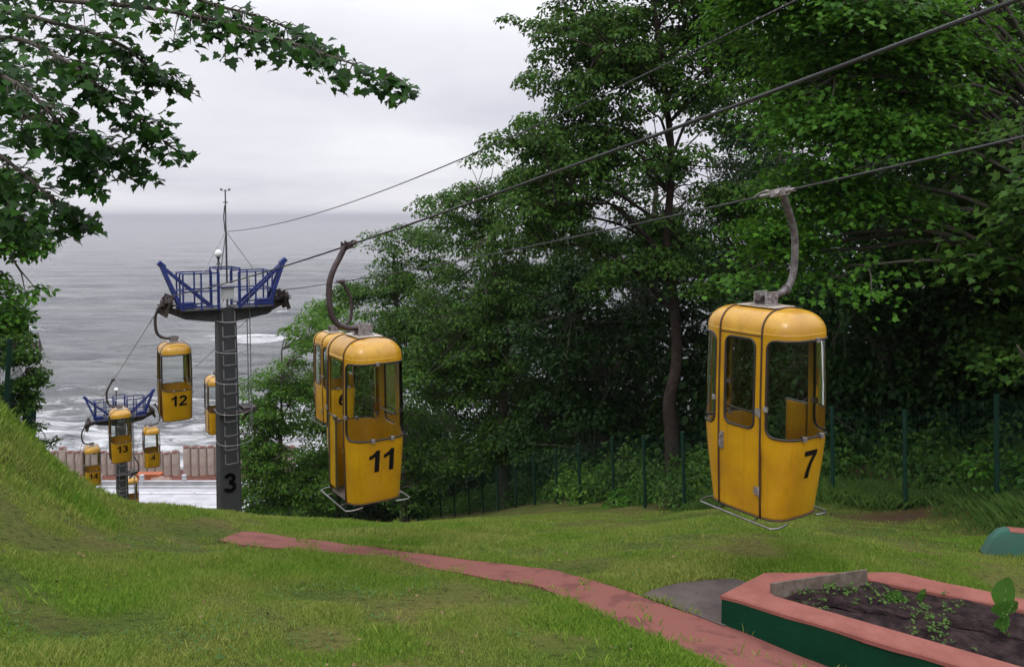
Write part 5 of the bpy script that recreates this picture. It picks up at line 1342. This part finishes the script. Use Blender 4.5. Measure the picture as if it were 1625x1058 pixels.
# a far-off mass of foliage closing the wood behind the trees one can tell apart
cl = []
for i in range(420):
    y = rng.uniform(24, 62); xr = fence_x(min(y, 48)) + 3.5 + (y - 24) * 0.25; x = xr + 26 * rng.random()
    cl.append((x, y, g1(x, y) - 0.2, rng.uniform(1.2, 2.4), rng.uniform(2.5, 7.5)))
fv = [scatter_leaves(cl, 7, 0.30, T_HEX, rng)]; cl = []
for i in range(240):
    y = rng.uniform(7, 26); x = fence_x(y) + 6.5 + 14 * rng.random()  # clumps on the right, many out of view, added to block skylight
    cl.append((x, y, g1(x, y) - 0.2, rng.uniform(1.0, 1.8), rng.uniform(3.0, 9.5)))
fv.append(scatter_leaves(cl, 30, 0.14, T_HEX, rng)); cl = []
for i in range(420):
    y = rng.uniform(42, 64); px_ = rng.uniform(400, 960); x = (px_ - 812) / FPX * y
    cl.append((x, y, g1(x, y) - 0.2, rng.uniform(0.9, 1.7), rng.uniform(4.5, 11.0) if px_ > 530 else rng.uniform(2.5, 6.0)))
fv.append(scatter_leaves(cl, 18, 0.24, T_HEX, rng))
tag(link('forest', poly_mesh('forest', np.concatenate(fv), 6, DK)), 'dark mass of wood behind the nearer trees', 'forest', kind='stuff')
# fresh shrubs along the foot of the fence
SH = [(560, 15.5, .0), ]
shr = [(905, 770, 21, 0.75, 0.85, LT, 'leafy bright green shrub at the fence foot left of centre of the lawn edge'),
       (835, 770, 23.5, 0.85, 1.2, LT, 'tall pale green shrub behind the fence right of cabin 11'),
       (985, 785, 18.4, 0.7, 0.55, MP, 'low bright green shrub at the fence foot below the leaning bare trunk'),
       (1060, 775, 16.6, 0.6, 0.6, MD, 'mid green shrub at the fence foot between the bare trunk and cabin 7'),
       (960, 740, 20.5, 0.9, 1.5, MD, 'tall mid green shrub behind the fence in the middle of the lawn edge'),
       (1375, 760, 12.9, 0.45, 0.6, MD, 'dull green shrub at the fence right of cabin 7'),
       (1545, 740, 11.9, 0.6, 0.7, MP, 'grassy green shrub on the cut bank beside the right fence post'),
       (1620, 735, 11.2, 0.6, 0.75, MP, 'green shrub at the right picture edge behind the fence')]
for i, (px, py, Y, r, h, lm, lab) in enumerate(shr):
    x = fence_x(Y) + (0.45 if i in (0, 2, 3) else 0.8 + 0.35 * (i % 3)); b0 = np.array([x, Y, g1(x, Y)])
    cls = [(rng.normal() * r * 0.5, rng.normal() * r * 0.4, 0.0 + h * 0.15 * rng.random(), r * rng.uniform(0.35, 0.7), h * rng.uniform(0.5, 1.1)) for _ in range(9)]
    th = thing('shrub', lab, 'shrub', b0, 0, 'shrubs along the fence')
    link('foliage', poly_mesh('foliage', scatter_leaves(cls, 75, 0.10, T_HEX, rng), 6, lm), th)
    stm = MB()
    for c in cls: stm.tube([(c[0] * 0.2, c[1] * 0.2, -0.1), (c[0] * 0.6, c[1] * 0.6, c[4] * 0.5), (c[0], c[1], c[4] * 0.85)], [0.012, 0.009, 0.004], 5)
    stm.build('stem', M['twig'], th, 60)

# ------------------------------------------------------------------ grass
def in_poly(x, y, poly):
    c = np.zeros(len(x), bool); n = len(poly); j = n - 1
    for i in range(n):
        xi, yi = poly[i]; xj, yj = poly[j]
        cond = ((yi > y) != (yj > y)); xint = (xj - xi) * (y - yi) / (yj - yi + 1e-12) + xi
        c ^= cond & (x < xint); j = i
    return c
def vnoise(x, y, s, seed):
    r = np.random.default_rng(seed); o = np.zeros_like(x)
    for k in range(7):
        a = r.random() * 6.28; f = s * r.uniform(0.6, 1.7); o += np.sin((x * math.cos(a) + y * math.sin(a)) * f + r.random() * 6.28)
    return o / 7
GAP = np.vstack([np.array([o_fl + np.array([-0.15, 0.1]), o_fr2]), UPc[95:][::-1]])
def grass_positions(n, y0, y1, rng, power):
    y = y0 + (y1 - y0) * rng.random(n) ** power
    half = 0.70 * y + 0.8; x = (rng.random(n) * 2 - 1) * half
    k = (x < fence_x(y) + 0.5) & (((x - pb[0]) / 1.0) ** 2 + ((y - pb[1]) / 0.42) ** 2 > rng.uniform(0.4, 1.2, n))
    for poly in (PATH_POLY, SL, np.array(OUT), GAP): k &= ~in_poly(x, y, poly)
    return x[k], y[k]
def blades(x, y, h, wdt, rng, lean=0.5):
    n = len(x); z = ground(x, y) - 0.01; a = rng.random(n) * 2 * math.pi; l = rng.random(n) * lean + 0.08; th_ = rng.random(n) * 2 * math.pi
    lx, ly = np.cos(th_) * l * h, np.sin(th_) * l * h; wx, wy = np.cos(a) * wdt / 2, np.sin(a) * wdt / 2
    v = np.empty((n, 4, 3)); 
    v[:, 0] = np.stack([x - wx, y - wy, z], 1); v[:, 1] = np.stack([x + wx, y + wy, z], 1)
    v[:, 2] = np.stack([x + wx * 0.6 + lx * 0.4, y + wy * 0.6 + ly * 0.4, z + h * 0.62], 1)
    v[:, 3] = np.stack([x + lx, y + ly, z + h * 0.97], 1)
    return v.reshape(-1, 3)
rng = np.random.default_rng(9)
gvs = []
for n, y0, y1, pw_, wd, hb in [(620000, 3.9, 8.5, 1.0, 0.0042, 0.050), (560000, 8.3, 18.0, 1.15, 0.0075, 0.052)]:
    x, y = grass_positions(n, y0, y1, rng, pw_)
    cl1 = vnoise(x, y, 1.6, 1); cl2 = vnoise(x, y, 6.0, 2); cl3 = vnoise(x, y, 0.6, 3)
    keep = rng.random(len(x)) < np.clip(1.0 + 0.5 * cl2 + 0.4 * cl1, 0.7, 1); x, y = x[keep], y[keep]; cl1, cl2, cl3 = cl1[keep], cl2[keep], cl3[keep]
    h = hb * np.clip(0.75 + 1.5 * cl1 + 0.9 * cl2 + 0.6 * cl3, 0.3, 2.4) * rng.uniform(0.5, 1.35, len(x))
    gvs.append(blades(x, y, h, wd * rng.uniform(0.7, 1.3, len(x)), rng))
y2 = rng.uniform(9.0, 14.5, 26000); x2 = (rng.uniform(-40, 170, 26000) - 812) / FPX * y2
gvs.append(blades(x2, y2, rng.uniform(0.05, 0.15, 26000) * np.clip(0.8 + 0.9 * vnoise(x2, y2, 5, 23), 0.4, 1.4), 0.007 * rng.uniform(0.7, 1.3, 26000), rng, 0.7))
# taller tufts, and fringes along the edges of the path
xs, ys, hs = [], [], []
for i in range(420):
    yc = rng.uniform(4.2, 15); xc = rng.uniform(-0.68, 0.6) * yc
    if xc > fence_x(yc): continue
    m = int(rng.integers(8, 26)); xs.append(xc + rng.normal(size=m) * 0.05); ys.append(yc + rng.normal(size=m) * 0.05); hs.append(rng.uniform(0.05, 0.125) * rng.uniform(0.6, 1.1, m))
for li_, line in enumerate((UPc, LOc)):
    for k_, p in enumerate(line):
        m = int(rng.integers(2, 16)) if li_ else int(rng.integers(0, 6)) * (k_ < 95); xs.append(p[0] + rng.normal(size=m) * 0.04); ys.append(p[1] + rng.normal(size=m) * 0.04); hs.append(rng.uniform(0.03, 0.11) * rng.uniform(0.5, 1.2, m))
x, y, h = np.concatenate(xs), np.concatenate(ys), np.concatenate(hs)
k = ~in_poly(x, y, np.array(OUT)); x, y, h = x[k], y[k], h[k]
gvs.append(blades(x, y, h, 0.0045 * rng.uniform(0.7, 1.3, len(x)), rng, 0.6))
tag(link('grass', poly_mesh('grass', np.concatenate(gvs), 4, M['grass'])), 'mown grass of the lawn and banks', 'grass', kind='stuff')
# clover and small broad leaves in the lawn
x, y = grass_positions(16000, 4.0, 12.5, rng, 1.1)
k = (vnoise(x, y, 2.2, 12) + 0.6 * vnoise(x, y, 7, 14)) > 0.22; x, y = x[k], y[k]
pos = np.stack([x, y, ground(x, y) + rng.uniform(0.015, 0.05, len(x))], 1)
v = leaves(pos, rng.normal(size=(len(x), 3)) * 0.3 + np.array([0, 0, 1.0]), 0.034, T_HEX, rng)
tag(link('clover', poly_mesh('clover', v, 6, M['clover'])), 'clover and low broad leaved weeds in the grass', 'clover', kind='stuff')
# fallen leaves and bits of straw in the lawn
x, y = grass_positions(420, 4.0, 14, rng, 1.1)
pos = np.stack([x, y, ground(x, y) + rng.uniform(0.03, 0.06, len(x))], 1)
v = leaves(pos, rng.normal(size=(len(x), 3)) * 0.35 + np.array([0, 0, 1.0]), 0.032, T_LOBE, rng)
tag(link('fallen_leaves', poly_mesh('fallen_leaves', v, len(T_LOBE), leaf_mat('dry_leaf', (0.08, 0.05, 0.025), (0.22, 0.17, 0.08), 0.2))), 'dry fallen leaves lying in the grass', 'leaves', kind='stuff')
# taller wild grass on the bank under the right fence
n = 45000; y = rng.uniform(7.5, 15.5, n); x = fence_x(y) + rng.normal(size=n) * 0.5 + 0.45
k = ((x - pb[0]) / 1.0) ** 2 + ((y - pb[1]) / 0.5) ** 2 > rng.uniform(0.3, 1.2, n); x, y = x[k], y[k]; n = len(x)
h = np.clip(0.20 + 0.26 * vnoise(x, y, 3, 21), 0.06, 0.6) * rng.uniform(0.4, 1.2, n)
tag(link('wild_grass', poly_mesh('wild_grass', blades(x, y, h, 0.006 * rng.uniform(0.7, 1.3, n), rng, 0.9), 4, M['clover'])), 'long wild grass on the banks at the edges of the lawn', 'grass', kind='stuff')

# ------------------------------------------------------------------ plants in the flower bed
ip = np.array(INN); n = 1900
x = rng.uniform(ip[:, 0].min(), ip[:, 0].max(), n); y = rng.uniform(ip[:, 1].min(), ip[:, 1].max(), n)
ins = in_poly(x, y, ip) & ((vnoise(x, y, 3.4, 5) + 0.7 * vnoise(x, y, 9, 6)) > 0.2)
x, y = x[ins], y[ins]
vs = []
for xx, yy in zip(x, y):
    m = 5; a = rng.random(m) * 6.28; sz = rng.uniform(0.010, 0.022)
    pos = np.stack([xx + np.cos(a) * sz * 0.5, yy + np.sin(a) * sz * 0.5, np.full(m, soil_z(xx, yy) + rng.uniform(0.01, 0.035))], 1)
    vs.append(leaves(pos, rng.normal(size=(m, 3)) * 0.4 + np.array([0, 0, 1.0]), sz * 1.6, T_HEX, rng, dirv=np.stack([np.cos(a), np.sin(a), np.zeros(m)], 1)))
tag(link('weeds', poly_mesh('weeds', np.concatenate(vs), 6, M['clover'])), 'tiny green seedlings and weeds scattered over the soil of the flower bed', 'weeds', kind='stuff')
def broad_leaf(mb, root, tip, width, bend=0.15, nseg=10):
    root, tip = np.array(root, float), np.array(tip, float); ax = tip - root; L_ = np.linalg.norm(ax); d = ax / L_
    side = np.cross(d, np.array([0.1, 1.0, 0.1])); side /= np.linalg.norm(side); nn = np.cross(side, d); rows = []
    for i in range(nseg + 1):
        f = i / nseg; w_ = width * (math.sin(math.pi * min(1, max(0.0, (f - 0.12) / 0.88)) ** 0.8) ** 0.75 if f > 0.12 else 0.0) + 0.004
        c = root + ax * f + nn * bend * L_ * math.sin(f * math.pi) * 0.5
        rows.append([tuple(c + side * w_ * g + nn * (abs(g) * w_ * 0.35 + 0.006 * math.sin(f * 22 + g * 3))) for g in (-1, -0.66, -0.33, 0, 0.33, 0.66, 1)])
    mb.grid(rows)
def leafy_plant(px, py, leaves_, label, sc_=1.0):
    p = rz(px, py, -0.03); b0 = np.array([p[0], p[1], soil_z(p[0], p[1])])
    th = thing('dock_plant', label, 'plant', b0, 0)
    for (tx, ty, h, w_, z0) in leaves_:
        mb = MB(); broad_leaf(mb, (tx * 0.12, ty * 0.12, z0), (tx * 0.85, ty * 0.85, h * 0.88), w_ * 0.82); lf_ = mb.build('leaf', M['dock'], th, 180)
        r0, r1 = np.array([tx * 0.12, ty * 0.12, z0]), np.array([tx * 0.85, ty * 0.85, h * 0.88]); mb = MB()
        ax_ = r1 - r0; sd_ = np.cross(ax_, [0.1, 1, 0.1]); nn_ = np.cross(sd_ / np.linalg.norm(sd_), ax_ / np.linalg.norm(ax_))
        mb.tube([r0 + ax_ * f + nn_ * (0.15 * np.linalg.norm(ax_) * math.sin(f * math.pi) * 0.5 + s2 * 0.002) for s2 in (1,) for f in np.linspace(0, 0.93, 9)], np.linspace(0.0045, 0.0012, 9), 5); mb.build('midrib', M['rib'], lf_, 60)
    mb = MB(); hh = max(l[4] for l in leaves_) + 0.05
    mb.tube([(0, 0, -0.04), (0.004, 0, hh * 0.5), (0.0, 0, hh)], [0.009, 0.007, 0.005], 7); mb.build('stem', M['dock'], th, 60)
leafy_plant(1594, 1002, [(0.02, 0.0, 0.50, 0.100, 0.14), (-0.07, -0.06, 0.31, 0.078, 0.12), (-0.05, -0.05, 0.17, 0.06, 0.02), (0.09, -0.02, 0.30, 0.065, 0.15), (0.06, 0.06, 0.16, 0.05, 0.03)], 'tall dock plant with big upright leaves at the right of the flower bed')
leafy_plant(1424, 951, [(-0.05, 0.0, 0.12, 0.035, 0.02), (0.04, 0.02, 0.10, 0.035, 0.02), (-0.02, -0.05, 0.06, 0.03, 0.01), (0.06, -0.03, 0.05, 0.03, 0.01), (-0.1, 0.02, 0.07, 0.035, 0.01)], 'small leafy plant in the middle of the flower bed')
leafy_plant(1461, 951, [(0.04, 0.0, 0.13, 0.028, 0.02), (0.02, -0.02, 0.09, 0.028, 0.02), (-0.03, 0.0, 0.07, 0.025, 0.02)], 'thin seedling just right of the small leafy plant')
# ------------------------------------------------------------------ sea haze
hz = MB(); hz.box((0, 7000, EYE / 2 + 6), (26000, 15000, EYE + 44))
hm = bpy.data.materials.new('haze'); hm.use_nodes = True
t = hm.node_tree; t.nodes.remove(t.nodes['Principled BSDF']); v_ = t.nodes.new('ShaderNodeVolumePrincipled')
v_.inputs['Color'].default_value = (0.56, 0.56, 0.60, 1); v_.inputs['Density'].default_value = 0.00024; v_.inputs['Anisotropy'].default_value = 0.2
t.links.new(v_.outputs[0], t.nodes['Material Output'].inputs['Volume'])
ho = hz.build('haze', hm); tag(ho, kind='stuff')
